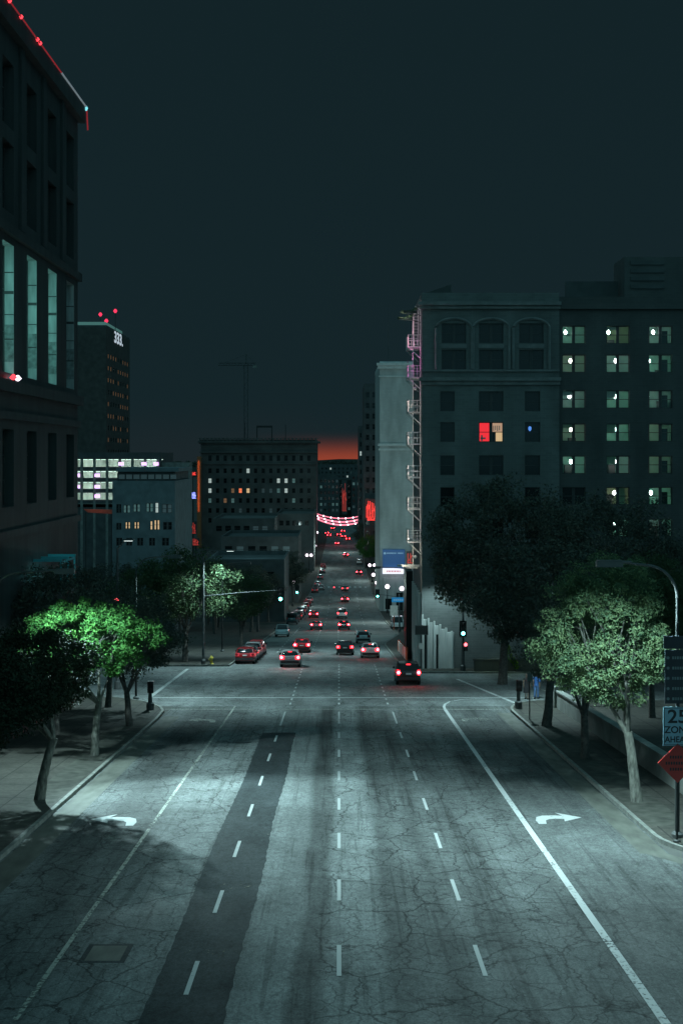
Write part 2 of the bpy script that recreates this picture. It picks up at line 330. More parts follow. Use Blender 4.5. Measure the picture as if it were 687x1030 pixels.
# ------------------------------------------------------------------ ground, road, kerbs
def ysamp(y0, y1, step=8.):
    ys = {y0, y1} | {k for k in KNOTS if y0 < k < y1}
    y = math.ceil(y0/step)*step
    while y < min(y1, 700): 
        if y > y0: ys.add(y)
        y += step
    return sorted(ys)
def strip(name, x0, x1, y0, y1, dz, m, step=8., parent=None):
    f0 = x0 if callable(x0) else (lambda y: x0); f1 = x1 if callable(x1) else (lambda y: x1)
    b = MB(); ys = ysamp(y0, y1, step)
    for a, c in zip(ys[:-1], ys[1:]):
        b.quad((f0(a), a, zg(a)+dz), (f1(a), a, zg(a)+dz), (f1(c), c, zg(c)+dz), (f0(c), c, zg(c)+dz))
    return b.build(name, m, parent)
def interp(tab):
    def f(y):
        if y <= tab[0][0]: return tab[0][1]
        for (a, u), (b, v) in zip(tab[:-1], tab[1:]):
            if y <= b: return u + (v-u)*(y-a)/(b-a)
        return tab[-1][1]
    return f
LK = interp([(126,-9.7),(240,-9.7),(330,-8.6),(450,-6.7),(640,-5.4),(900,-5.4)])
RK = interp([(118,5.4),(172,5.4),(205,8.6),(640,9.2),(900,9.2)])
struct(strip('ground', -2500, 2500, -80, 6900, 0, M['earth'], 400))
struct(strip('street', -10.7, 10.7, -60, 92, .008, M['road']))
struct(strip('cross_street', -260, 260, 92, 126, .008, M['cross']))
struct(strip('far_street', LK, RK, 126, 880, .008, M['farroad']))
b = MB(); b.quad((10.7,-60,zg(-60)+.008),(60,-60,zg(-60)+.008),(60,42,zg(42)+.008),(10.7,42,zg(42)+.008)); struct(b.build('side_street', M['cross']))
struct(strip('road_patch', lambda y: -4.15+.03*math.sin(y*.23)+.02*math.sin(y*5.1)*math.sin(y*1.7), lambda y: -2.35+.04*math.sin(y*.31+1)+.03*math.sin(y*4.3)*math.sin(y*1.9+1), 14, 78, .012, M['patch'], .25))
# gutters (concrete bands along the kerbs)
struct(strip('gutter', -10.62, -9.65, -60, 86, .014, M['gutter'], 2))
struct(strip('gutter', lambda y: 9.75, lambda y: 10.62, 46, 88, .014, M['gutter'], 2))
def arc(cx, cy, rx, ry, a0, a1, n=9):
    return [(cx+rx*math.cos(R(a0+(a1-a0)*i/n)), cy+ry*math.sin(R(a0+(a1-a0)*i/n))) for i in range(n+1)]
def pavement(name, poly, m=None, top=.15, z0=-.3, edge=.16):
    b = MB(); n = len(poly)
    vs = [(x, y, zg(y)+z0) for x, y in poly] + [(x, y, zg(y)+top) for x, y in poly]
    b.add(vs, [tuple(range(n, 2*n))] + [(i, (i+1) % n, (i+1) % n + n, i+n) for i in range(n)])
    return struct(b.build(name, m or M['walk']))
# near left sidewalk
cl = arc(-19.7, 86, 9.0, 12.4, 0, 90)
pavement('sidewalk', [(-10.86,-60)] + [(x-.16, y-.16) for x, y in cl] + [(-250, 98.2), (-250,-60)])
b = MB()
def kerbline(b, pts, w=.16, h=.155, side=1):
    for (x0, y0), (x1, y1) in zip(pts[:-1], pts[1:]):
        d = Vector((x1-x0, y1-y0)); 
        if d.length < 1e-6: continue
        d.normalize(); nx, ny = -d.y*side*w, d.x*side*w
        P = [(x0, y0), (x1, y1), (x1+nx, y1+ny), (x0+nx, y0+ny)]
        b.add([(x, y, zg(y)-.2) for x, y in P] + [(x, y, zg(y)+h) for x, y in P], [(4,5,6,7),(0,1,5,4),(1,2,6,5),(2,3,7,6),(3,0,4,7)])
kerbline(b, [(-10.7, y) for y in range(-60, 87, 4)] + cl[1:] + [(-250, 98.4)], side=1)
struct(b.build('kerb', M['kerb']))
# near right sidewalk with curb return at the side street and corner at the crossing
cr_ = arc(13.7, 88, 3.0, 6.6, 180, 90)
ret = arc(14.7, 48.5, 4.0, 4.4, 270, 180)
polyr = [(60, 44.1)] + ret + cr_ + [(250, 94.6), (250, 44.1)]
pavement('sidewalk', [(60, 44.3)] + [(x+.16, y+.16) for x, y in ret] + [(x+.16, y-.16) for x, y in cr_] + [(250, 94.4), (250, 44.3)])
b = MB(); kerbline(b, [(60, 44.1)] + ret + [(10.7, y) for y in range(52, 88, 4)] + cr_ + [(250, 94.6)], side=-1)
struct(b.build('kerb', M['kerb']))
struct(strip('gutter', lambda y: interp([(30,16.5),(40,12.2),(44,10.9),(46,9.9)])(y), lambda y: interp([(30,18.5),(40,14.0),(43.9,11.6),(46,10.62)])(y), 30, 46, .016, M['gutter'], 1))
# parkway strips of bare soil round the trees, set in the pavements
struct(strip('parkway', -12.3, -10.98, 40, 84, .156, M['parkway'], 4)); struct(strip('parkway', 10.98, 12.4, 50, 86, .156, M['parkway'], 4))
# far sidewalks
def side_strip(name, fx, w, y0, y1, sgn):
    s = strip(name, (lambda y: fx(y)-w) if sgn < 0 else (lambda y: fx(y)+.16), (lambda y: fx(y)-.16) if sgn < 0 else (lambda y: fx(y)+w), y0, y1, .15, M['walk']); struct(s)
    b = MB(); kerbline(b, [(fx(y), y) for y in ysamp(y0, y1, 6)], side=1 if sgn < 0 else -1); struct(b.build('kerb', M['kerb']))
side_strip('sidewalk', LK, 30, 126.2, 700, -1); side_strip('sidewalk', RK, 26, 118.2, 700, 1)
b = MB(); kerbline(b, [(-250,126.2),(LK(127)-.16,126.2)], side=1); kerbline(b, [(5.56,118.2),(250,118.2)], side=1); struct(b.build('kerb', M['kerb']))
pavement('sidewalk', [(31.6,118.4),(250,118.4),(250,124.8),(31.6,124.8)])

# painted markings ------------------------------------------------
def mark(name, polys, m, dz=.02):
    b = MB()
    for p in polys: b.add([(x, y, zg(y)+dz) for x, y in p], [tuple(range(len(p)))])
    return struct(b.build(name, m))
def rect(x0, x1, y0, y1): return [(x0,y0),(x1,y0),(x1,y1),(x0,y1)]
dashes = []
for k in range(-3, 8):
    for X, off in ((0, 33.8), (-3.35, 32.4), (3.35, 33.8)):
        y = off + 7.17*k
        if y < 86: dashes.append(rect(X-.055, X+.055, y-1.3, y+1.3))
for X in (0, -3.35, 3.35): dashes.append(rect(X-.05, X+.05, 82.2, 88.6))
mark('lane_dashes', dashes, M['fresh'])
dots = []
for X in (0, -3.2, 3.2):
    for k in range(13):
        y = 93 + k*2.9
        X2 = X if X <= 0 else X + .0*k
        dots.append(rect(X2-.06, X2+.06, y, y+1.1))
mark('crossing_dots', dots, M['white'])
def polyline(pts, w):
    out = []
    for (x0, y0), (x1, y1) in zip(pts[:-1], pts[1:]):
        d = Vector((x1-x0, y1-y0)).normalized(); nx, ny = -d.y*w/2, d.x*w/2
        out.append([(x0-nx, y0-ny), (x1-nx, y1-ny), (x1+nx, y1+ny), (x0+nx, y0+ny)])
    return out
mark('edge_line', [rect(6.60, 6.81, 10+4*k, 14+4*k) for k in range(20)] + polyline([(6.71,90),(6.76,91.6),(6.95,93.2),(7.4,94.9),(8.3,96.2),(9.6,97.0),(11.2,97.6)], .17), M['white'], .022)
mark('edge_line', [rect(-6.76, -6.64, 12+4*k, 16+4*k) for k in range(20)], M['worn'], .022)
mark('crosswalk_line', [rect(-13.0, 13.5, 97.3, 97.62)], M['white'], .024)
mark('crosswalk_line', [rect(-11.0, 11.5, 89.9, 90.12)], M['worn'], .024)
mark('crosswalk_line', polyline([(-13,97.6),(-13.1,123)], .28) + polyline([(11.6,94),(9.35,112.5)], .26), M['white'], .026)
mark('crosswalk_line', polyline([(-16.6,98.4),(-16.6,125)], .22) + polyline([(15.6,95.2),(13.4,117.8)], .22), M['worn'], .026)
mark('stop_line', [rect(LK(150)+.4, RK(150)-.4, 148, 148.35), rect(LK(231)+2.5, RK(231)-4, 228, 228.5)], M['worn'], .024)
far_d = []
for X in (-6.6, -2.9, -.1, 2.75):
    for k in range(14):
        y = 152 + k*6.6
        far_d.append(rect(X-.06, X+.06, y, y+2.4))
for k in range(14):
    y = 250+k*14
    for X in (-3.0, .4, 4.0): far_d.append(rect(X-.07+y*.002, X+.07+y*.002, y, y+4))
for X in (-6.6, -2.9, -.1, 2.75): far_d.append(rect(X-.1, X+.1, 216, 228))
mark('lane_dashes', far_d, M['white'], .02)
# zebra bars on the far crossing
mark('zebra_crossing', [rect(-6.2+k*1.5, -5.6+k*1.5, 405, 411) for k in range(10)], M['white'], .022)
# light concrete band of the second crossing
struct(strip('concrete_crossing', lambda y: LK(y)+.3, lambda y: RK(y)-.3, 180, 205, .013, mat('crossing_concrete', (.22,.23,.215), .8, .25, .8), 4))
# turn arrows
AR = [(91,825),(108,829),(108.5,826.4),(118,826.2),(124,826.6),(127,828),(126.3,831.6),(134,831.6),(137.4,828),(136.8,824.6),(131,823.1),(118,822.9),(110.5,823.3),(118.5,820)]
def g2(px, py):
    Z = 13685/(py-562); return ((px-341)*Z/FPX, Z)
arrow = [g2(*p) for p in AR]
mark('turn_arrow', [arrow], M['fresh'], .02)
mark('turn_arrow', [[(-x-.16, y+.35) for x, y in arrow][::-1]], M['fresh'], .02)
mark('turn_arrow', [[(x+.1, y+32) for x, y in arrow]], M['worn'], .02)
mark('turn_arrow', [[(-x-.1, y+32.5) for x, y in arrow][::-1]], M['worn'], .02)
# faint survey scribbles beside the left lane dashes
b = MB()
for (px, py) in ((243,893),(212,961),(265,806),(271,838)):
    x, y = g2(px, py)
    for q in range(3):
        pts = [(x+.35*math.cos(t)+.3*(q-1), y+.45*math.sin(t*1.0+q), zg(y+.45*math.sin(t+q))+.02) for t in [i*.7 for i in range(10)]]
        for a, c in zip(pts[:-1], pts[1:]):
            b.add([(a[0]-.02,a[1],a[2]),(a[0]+.02,a[1],a[2]),(c[0]+.02,c[1],c[2]),(c[0]-.02,c[1],c[2])], [(0,1,2,3)])
struct(b.build('survey_marks', M['scrib']))
# utility cover in the left lane
x, y = g2(107, 960)
cv = thing('utility_cover', 'square steel utility cover in a dark joint in the left turn lane', 'utility cover', (x, y, zg(y)))
cv.rotation_euler = (math.atan(slope(y)), 0, 0)
b = MB(); b.box(-.55,.55,-.8,.8,-.05,.013); b.build('rim', M['patch'], cv)
b = MB(); b.box(-.42,.42,-.66,.66,-.03,.0165); b.build('lid', M['gutter'], cv)
mh = thing('manhole_cover', 'round iron manhole cover in the middle of the left through lane', 'manhole cover', (-5.0, 74, zg(74))); mh.rotation_euler = (math.atan(slope(74)),0,0)
b = MB(); b.lathe((0,0,0), [(.42,.004),(.42,.02),(.36,.022)], 24); b.build('frame', M['dsteel'], mh)
b = MB(); b.lathe((0,0,0), [(.34,.01),(.34,.026)], 24); b.build('lid', M['steel'], mh)

# ------------------------------------------------------------------ trees
def leaf_mesh(centres, per, size, sx, seed, flat=.75):
    """many leaf faces clustered round clump centres"""
    import numpy as np
    g = np.random.default_rng(seed)
    cs = np.array([c[:3] for c in centres]); rs = np.array([c[3] for c in centres])
    idx = np.repeat(np.arange(len(cs)), per); n = len(idx)
    d = g.normal(size=(n,3)); d /= np.linalg.norm(d, axis=1)[:,None]
    rad = rs[idx]*g.uniform(.25, 1.05, n)**.6
    p = cs[idx] + d*rad[:,None]*np.array([1,1,flat])
    nrm = d*.6 + g.normal(size=(n,3))*.6 + np.array([0,0,.45]); nrm /= np.linalg.norm(nrm, axis=1)[:,None]
    t = np.cross(nrm, g.normal(size=(n,3))); t /= np.linalg.norm(t, axis=1)[:,None]
    u = np.cross(nrm, t); ln = size*g.uniform(.6, 1.35, n)[:,None]; wd = ln*sx
    v = np.empty((n,4,3)); v[:,0] = p - t*ln; v[:,1] = p + u*wd + nrm*ln*.15; v[:,2] = p + t*ln; v[:,3] = p - u*wd + nrm*ln*.15
    me = bpy.data.meshes.new('crown')
    me.vertices.add(4*n); me.vertices.foreach_set('co', v.reshape(-1))
    me.loops.add(4*n); me.loops.foreach_set('vertex_index', np.arange(4*n, dtype=np.int32))
    me.polygons.add(n); me.polygons.foreach_set('loop_start', np.arange(0, 4*n, 4, dtype=np.int32))
    me.update(calc_edges=True); return me
def tree_meshes(seed, H, rx, ry, base, fork, tr=.22, clumps=90, per=75, leaf=.10, lean=(0,0), leafm='leafD', barkm='bark', clump_r=.7, skew=(0,0)):
    r = random.Random(seed); b = MB()
    fx, fy = lean[0], lean[1]
    b.tube([(0,0,-.25),(0.02,0,.05),(fx*.25+r.uniform(-.04,.04),fy*.25,fork*.35),(fx*.6,fy*.6,fork*.7),(fx,fy,fork)], [tr*1.35,tr*1.12,tr*.95,tr*.86,tr*.8], 10)
    cz = (base+H)/2; rz = (H-base)/2
    nl = r.randint(4, 5); cents = []
    for i in range(nl):
        a = 2*math.pi*(i+r.uniform(-.3,.3))/nl
        e = Vector((skew[0]+rx*.5*math.cos(a), skew[1]+ry*.5*math.sin(a), cz+rz*r.uniform(-.25,.3)))
        s = Vector((fx, fy, fork)); m1 = s.lerp(e, .45)+Vector((r.uniform(-.25,.25), r.uniform(-.25,.25), -.05*H*r.random()))
        b.tube([s-Vector((0,0,.15)), m1, e], [tr*.52, tr*.3, tr*.16], 7)
        for j in range(6):
            a2 = a+r.uniform(-.9,.9); q = r.uniform(.62,.93)
            zz = r.uniform(-.55,.85)
            e2 = Vector((skew[0]+rx*q*math.cos(a2)*math.sqrt(max(.1,1-zz*zz*.8)), skew[1]+ry*q*math.sin(a2)*math.sqrt(max(.1,1-zz*zz*.8)), cz+rz*zz*.9))
            st = m1.lerp(e, r.uniform(.1,1)); mm = st.lerp(e2, .5)+Vector((r.uniform(-.2,.2), r.uniform(-.2,.2), r.uniform(-.1,.25)))
            b.tube([st, mm, e2], [tr*.16, tr*.10, tr*.04], 5)
            cents.append((e2.x, e2.y, e2.z, clump_r*r.uniform(.7,1.15)))
    while len(cents) < clumps:
        d = Vector((r.gauss(0,1), r.gauss(0,1), r.gauss(0,1))).normalized(); q = r.uniform(.35,1.0)**.45
        bump = 1+.16*math.sin(3*math.atan2(d.y,d.x)+seed)+.1*math.sin(5*d.z+seed*2)
        cents.append((skew[0]+d.x*rx*q*bump, skew[1]+d.y*ry*q*bump, cz+d.z*rz*q*(1 if d.z > 0 else .85), clump_r*r.uniform(.55,1.15)))
    tm = b.mesh('trunk', M[barkm], True, 60); cm = leaf_mesh(cents, per, leaf, .5, seed); cm.materials.append(M[leafm])
    return tm, cm
def plant_tree(ms, x, y, label, dz=.15, rz=0, sc=1, group='street trees', name='street_tree', cat='tree', leafm=None):
    t = thing(name, label, cat, (x, y, zg(y)+dz), rz, group); t.scale = (sc,)*3
    link('trunk', ms[0], t); c = link('crown', ms[1], t)
    if leafm: override(c, M[leafm])
    return t
T_R1 = tree_meshes(11, 9.6, 2.4, 2.5, 3.1, 2.7, .21, 320, 130, .058, (-.3,.1), 'leafR', 'bark', .46, (-1.1,0))
T_L1 = tree_meshes(12, 6.7, 3.0, 2.7, 3.0, 2.4, .20, 300, 115, .065, (.55,.1), 'leafShade', 'bark', .52, (-.9,.2))
T_L0 = tree_meshes(17, 6.7, 3.0, 3.0, 3.4, 2.7, .20, 300, 120, .06, (.1,.1), 'leafShade', 'bark', .55, (-.3,.2))
T_L2 = tree_meshes(13, 7.4, 3.3, 2.8, 3.4, 2.6, .19, 230, 105, .068, (.2,.1), 'leafL', 'bark', .46, (-.7,0))
T_A = tree_meshes(14, 9.5, 3.4, 3.2, 3.2, 2.4, .24, 160, 100, .09, (-.2,0), 'leafD', 'darkbark', .85)
T_B = tree_meshes(15, 15.5, 6.4, 5.2, 4.0, 3.2, .34, 300, 130, .115, (.2,0), 'leafD', 'darkbark', 1.25)
T_C = tree_meshes(16, 8.2, 3.3, 3.2, 2.3, 2.2, .20, 160, 95, .085, (.1,0), 'leafM', 'darkbark', .75)
plant_tree(T_R1, 11.5, 55, 'tall street tree with pale lamplit crown and whitish trunk beside the speed sign')
plant_tree(T_A, 11.6, 67, 'dark leaning street tree behind the pale lamplit tree, second along the right kerb', rz=1.2, sc=.86)
plant_tree(T_A, 11.7, 80, 'thick trunked dark street tree just before the right corner, beside the two pedestrians', rz=3.0, sc=1.12)
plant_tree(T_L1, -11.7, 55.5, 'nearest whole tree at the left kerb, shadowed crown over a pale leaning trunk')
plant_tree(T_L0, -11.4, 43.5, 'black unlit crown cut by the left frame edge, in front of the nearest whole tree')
plant_tree(T_L2, -11.7, 68, 'street tree with bright green lamplit crown and upright trunk, second along the left kerb')
plant_tree(T_A, -11.8, 80, 'dark street tree at the left corner, third along the left kerb', rz=.6, sc=.8)
plant_tree(T_A, -15.2, 76, 'dark tree between the left tower wall and the bright green tree', rz=2.2, sc=.98)
plant_tree(T_A, -14.6, 90, 'dark tree at the foot of the tall left tower by the corner', rz=4.2, sc=.85)
plant_tree(T_B, 12.4, 108, 'huge black tree in front of the old hotel, rising over the right corner', .15, 0.4, 1.0, 'trees in front of the hotel', 'broad_tree')
plant_tree(T_B, 19.0, 101, 'big dark tree under the lit wing windows, right of the huge black one', .15, 2.4, .9, 'trees in front of the hotel', 'broad_tree')
plant_tree(T_B, 18.5, 84, 'dim green tree directly behind the pale lamplit tree at right', .15, 4.2, .62, 'trees in front of the hotel', 'broad_tree', leafm='leafM')
plant_tree(T_B, 25.5, 108, 'dark tree at the right frame edge under the three lit window columns', .15, 5.2, .66, 'trees in front of the hotel', 'broad_tree')
plant_tree(T_C, -14.2, 131, 'grey green lamplit tree behind the left signal mast, largest there', .15, .3, 1.3, 'trees beyond the crossing')
plant_tree(T_C, -17.8, 133, 'dim tree left of the signal mast pole beyond the crossing', .15, 2.3, 1.15, 'trees beyond the crossing')
plant_tree(T_C, -11.3, 165, 'pale round tree by the parked cars past the crossing', .15, 1.3, 1.05, 'trees beyond the crossing')
plant_tree(T_A, -22.5, 140, 'dark tree below the blue grey office block, far left of the crossing', .15, 1.0, 1.0, 'trees beyond the crossing')
plant_tree(T_A, -28.5, 137, 'dark tree nearest the left tower past the crossing', .15, 3.0, 1.05, 'trees beyond the crossing')
FAR_T = [(-13.5,196,.85,'dark tree at the left kerb just past the pale round tree'),(-18,205,.9,'dark tree set back from the left kerb past the pale round tree'),(-13,228,.8,'dark kerb tree beside the short left signal arm'),(-20,236,.85,'dark tree directly before the teal lit flat roof'),(-13,262,1.0,'dark tree at the street corner of the teal roofed building'),(-12.6,300,1.45,'tall dark tree right of the teal lit roof'),(-11.2,345,1.1,'dark tree farthest up the left kerb, near the globe lamps'),(-13.2,213,1.05,'dark kerb tree left of the smaller green signal, in front of the kerb parked van'),(-19.5,224,1.15,'dark tree one row behind the kerb, left of the smaller green signal'),(-26,228,1.2,'broad dark tree hiding the left half of the teal roofed walls'),(-16,240,1.15,'broad dark tree hiding the right half of the teal roofed walls'),(-16.5,248,1.0,'dark tree under the front edge of the teal lit roof'),(-23,250,.95,'dark tree at the left end of the teal lit roof'),(-15.5,318,1.25,'dark tree standing behind the right end of the teal roof'),(-24,215,.9,'dark tree between the blue grey office block and the teal roof')]
for k, (x, y, sc_, lab) in enumerate(FAR_T): plant_tree(T_A, x, y, lab, .15, k*1.3, sc_, 'dark trees along the far street')
plant_tree(T_C, 10.2, 470, 'small green lit tree below the red neon entrance at the far right kerb', .15, .7, 1.45, 'trees along the far right kerb', leafm='leafL')
plant_tree(T_A, 10.6, 500, 'dark tree behind the small green lit tree at the far right kerb', .15, 2.7, 1.6, 'trees along the far right kerb')

# ------------------------------------------------------------------ lights helper
def spot(parent, loc, power, col, size=170, blend=.6, r=.12, rot=(0,0,0)):
    l = bpy.data.lights.new('lamp_light', 'SPOT'); l.energy = power; l.color = col; l.spot_size = R(size); l.spot_blend = blend; l.shadow_soft_size = r
    o = link('lamp_light', l, parent, loc); o.rotation_euler = rot; return o
def point(parent, loc, power, col, r=.1):
    l = bpy.data.lights.new('lamp_light', 'POINT'); l.energy = power; l.color = col; l.shadow_soft_size = r
    return link('lamp_light', l, parent, loc)
TEAL = (.63, .96, 1.0)

def street_lamp(label, x, y, h, reach, power, col=TEAL, dz=.15, light=True, size=136, tilt=(0,0), second=None, blend=.55):
    """curved-arm street lamp, arm reaching by `reach` metres in x"""
    t = thing('street_lamp', label, 'street lamp', (x, y, zg(y)+dz), 0, 'street lamps')
    b = MB(); b.lathe((0,0,0), [(.2,-.2),(.2,.12),(.12,.2)], 12); b.build('base', M['steel'], t)
    b = MB(); b.tube([(0,0,.1),(0,0,h*.5),(0,0,h-1.2)], [.085,.07,.05], 10); b.build('pole', M['dsteel'], t, True)
    s = 1 if reach > 0 else -1; L = abs(reach); pts = []
    for i in range(9):
        a = R(90*i/8); pts.append((s*1.1*(1-math.cos(a)), 0, h-1.2+1.1*math.sin(a)))
    pts.append((reach-s*.35, 0, h))
    b = MB(); b.tube(pts, [.05]*9+[.03], 8); b.build('arm', M['steel'], t, True)
    b = MB(); b.box(reach-.42, reach+.42, -.15, .15, h-.06, h+.07); b.tube([(reach-s*.75,0,h),(reach-s*.38,0,h)], .05, 8)
    hd = b.build('lamp_head', M['lampshell'], t)
    b = MB(); b.box(reach-.34, reach+.34, -.11, .11, h-.075, h-.062); b.build('lens', M['globe_w'] if light else M['head_off'], hd)
    b = MB(); b.box(reach-.44, reach+.44, -.17, -.152, h-.16, h+.02); b.box(reach-.44, reach+.44, .152, .17, h-.16, h+.02); b.box(reach-.44, reach-.422, -.15, .15, h-.16, h+.02); b.box(reach+.422, reach+.44, -.15, .15, h-.16, h+.02); b.build('skirt', M['lampshell'], hd)
    if light: spot(t, (reach, 0, h-.2), power, col, size, blend, .10, (R(tilt[0]), 0, R(tilt[1])))
    if second: spot(t, (reach, 0, h-.2), second[0], col, second[1], .4, .10)
    return t
street_lamp('curved arm street lamp on the pole above the speed sign at right', 11.42, 48.0, 9.3, -2.3, 3600, size=138, tilt=(-10,0), second=(4800,158))
street_lamp('street lamp at the left frame edge reaching over the black tree', -15.4, 63.3, 8.9, 3.2, 20000, size=80, tilt=(-58,46), second=(6500,150), blend=.9)
street_lamp('street lamp at the left corner in the dark trees before the crossing', -13.6, 95.3, 9.6, 2.6, 5600)
street_lamp('street lamp at the right corner hidden among the dark trees', 13.6, 90.5, 9.0, -2.2, 5600)
# added lamp, out of view below the viewpoint, to brighten the near road
street_lamp('added street lamp, unseen, by the right kerb below the viewpoint', 11.5, 14, 9.6, -2.6, 10500, size=140)
street_lamp('street lamp at the left kerb by the parked cars past the crossing', -12.4, 151, 9.5, 2.6, 4200)
street_lamp('street lamp at the right kerb by the striped barrier', 7.6, 152, 9.0, -3.6, 2600)

# twin / single globe lamps along the far street
def globe_lamp(label, x, y, h, n=2, m='globe', r=.5):
    t = thing('globe_lamp', label, 'street lamp', (x, y, zg(y)+.15), 0, 'globe lamps along the far street')
    b = MB(); b.lathe((0,0,0), [(.28,-.2),(.28,.5),(.14,.7)], 10); b.build('base', M['dsteel'], t)
    b = MB(); b.tube([(0,0,.5),(0,0,h)], [.10,.07], 8)
    if n == 2: b.tube([(-.7,0,h-.1),(0,0,h-.35),(.7,0,h-.1)], .05, 6)
    b.build('pole', M['dsteel'], t)
    for sx in ((-.7,.7) if n == 2 else (0,)):
        b = MB(); b.lathe((sx,0,h), [(.06,0),(r*.7,.12),(r,.42),(r*.75,.75),(.08,.95)], 10); b.build('globe', M[m], t, True)
    return t
GL = [(-9.4,520,'left twin globe lamp just below the pink garland',2),(-9.9,470,'left twin globe lamp before the garland, beside parked cars',2),(9.8,340,'right twin globe lamp just above the green signal',2),(9.9,380,'right twin globe lamp second above the green signal',2),(9.9,425,'right twin globe lamp third above the green signal',2),(10.1,545,'right globe lamp farthest, under the red neon',1),(12.6,285,'single bright globe lamp by the white shopfront at right',1),(-10.7,330,'left single globe lamp above the parked line of cars',1),(10.2,300,'right single globe lamp nearest the signal pole',1),(-9.2,600,'left globe lamp at the garland end',1)]
for x, y, lab, n in GL: globe_lamp(lab, x, y, 4.6 if n == 2 else 5.2, n)
for x, y, p in ((-6.5,480,2200),(8.5,360,2200),(8.5,430,2200),(-7.5,330,1500),(2,560,2200),(8.5,262,3200),(0,215,1500)):
    point(None, (x, y, zg(y)+7.5), p, (.75,1,.98), .3)

# ------------------------------------------------------------------ traffic signals
def signal_head(parent, x, y, z, lit, face=-1, ped=False):
    """housing facing -y with three lenses (or a two-lens walk signal)"""
    n = 2 if ped else 3; H = .36*n
    b = MB(); b.box(x-.18, x+.18, y-.10, y+.12, z, z+H)
    if not ped: b.box(x-.30, x+.30, y+.12, y+.14, z-.12, z+H+.12)
    h = b.build('signal_head', M['black'], parent)
    names = ['green', 'amber', 'red'] if not ped else ['green', 'red']
    for i, c in enumerate(names):
        zz = z+.18+.36*i
        b = MB(); b.lathe((x, y-.135, zz), [(.13,.03),(.15,.0),(.10,-.02)], 14, 'y')
        m = M['sig_off']
        if c == lit: m = M['green_on'] if c == 'green' else M['red_on']
        b.build('lens', m, h, True)
        b = MB(); b.tube([(x-.16,y-.28,zz+.05),(x-.1,y-.26,zz+.16),(x,y-.25,zz+.19),(x+.1,y-.26,zz+.16),(x+.16,y-.28,zz+.05)], .02, 5); b.build('visor', M['black'], h)
    return h
def signal_mast(label, x, y, h, reach, heads, lamp=None, group='traffic signals', dz=.15):
    t = thing('traffic_signal', label, 'traffic signal', (x, y, zg(y)+dz), 0, group)
    b = MB(); b.lathe((0,0,0), [(.24,-.2),(.24,.4),(.13,.5)], 10); b.build('base', M['steel'], t)
    top = lamp[0] if lamp else h+.3
    b = MB(); b.tube([(0,0,.3),(0,0,h),(0,0,top)], [.14,.11,.07], 10); b.build('pole', M['steel'], t, True)
    if reach:
        b = MB(); b.tube([(0,0,h-.2),(reach*.5,0,h+.12),(reach,0,h+.35)], [.05,.035,.022], 8); b.build('mast_arm', M['steel'], t, True)
    for (hx, hz, lit, ped) in heads: signal_head(t, hx, -.25, hz, lit, ped=ped)
    if lamp:
        s = 1 if lamp[1] > 0 else -1
        b = MB(); b.tube([(0,0,top-.05),(s*.5,0,top+.5),(lamp[1]-s*.4,0,top+.6)], [.06,.05,.04], 8); b.build('lamp_arm', M['steel'], t, True)
        b = MB(); b.box(lamp[1]-.4, lamp[1]+.4, -.15, .15, top+.53, top+.66); hd = b.build('lamp_head', M['lampshell'], t)
        b = MB(); b.box(lamp[1]-.3, lamp[1]+.3, -.1, .1, top+.51, top+.528); b.build('lens', M['globe_w'], hd)
        spot(t, (lamp[1], 0, top+.42), lamp[2], TEAL, 140, .5, .10)
    return t
signal_mast('long arm traffic signal showing green over the left lanes beyond the crossing', -12.1, 126.9, 6.3, 6.9, [(6.9,5.7,'green',False)], (9.6, 2.4, 5200))
signal_mast('corner traffic signal with green light and red hand by the white hotel wall', 10.4, 119.4, 3.7, 0, [(.0,3.0,'green',False),(.2,1.7,'red',True)], (7.6, -1.7, 900))
signal_mast('green traffic signal with raised arm and blue street name sign at the second crossing', 5.9+3.2, 214, 5.4, -4.2, [(-3.3,5.2,'green',False)], None)
signal_mast('smaller green traffic signal with short arm over the left kerb at the second crossing', -12.2, 214, 6.4, 5.6, [(5.9,5.8,'green',False)], None)
signal_mast('dark pole at the far left carrying a red signal light among the trees', -16.2, 104, 5.6, 0, [(0,5.5,'red',False)], (10.2, .8, 0.0))
signal_mast('short black signal post with unlit head at the left near corner', -11.75, 88.5, 1.0, 0, [(.05,1.1,'none',True)])
signal_mast('short black signal post with unlit head at the right near corner', 11.3, 89.5, 1.0, 0, [(.0,1.1,'none',True)])
sg = thing('street_name_sign', 'blue lit street name sign right of the green signal at the second crossing', 'street sign', (9.3, 213.3, zg(213)))
b = MB(); b.box(-1.4, .9, -.05, .05, 4.6, 5.3); b.build('panel', M['street_blue'], sg)
b = MB()
for i in range(6): b.box(-1.1+i*.3, -1.1+i*.3+.17, -.07, -.052, 4.82, 5.06)
b.build('lettering', M['bluetext'], sg)
b = MB(); b.tube([(.8,0,0),(.8,0,5.6)], .08, 8); b.build('post', M['steel'], sg)

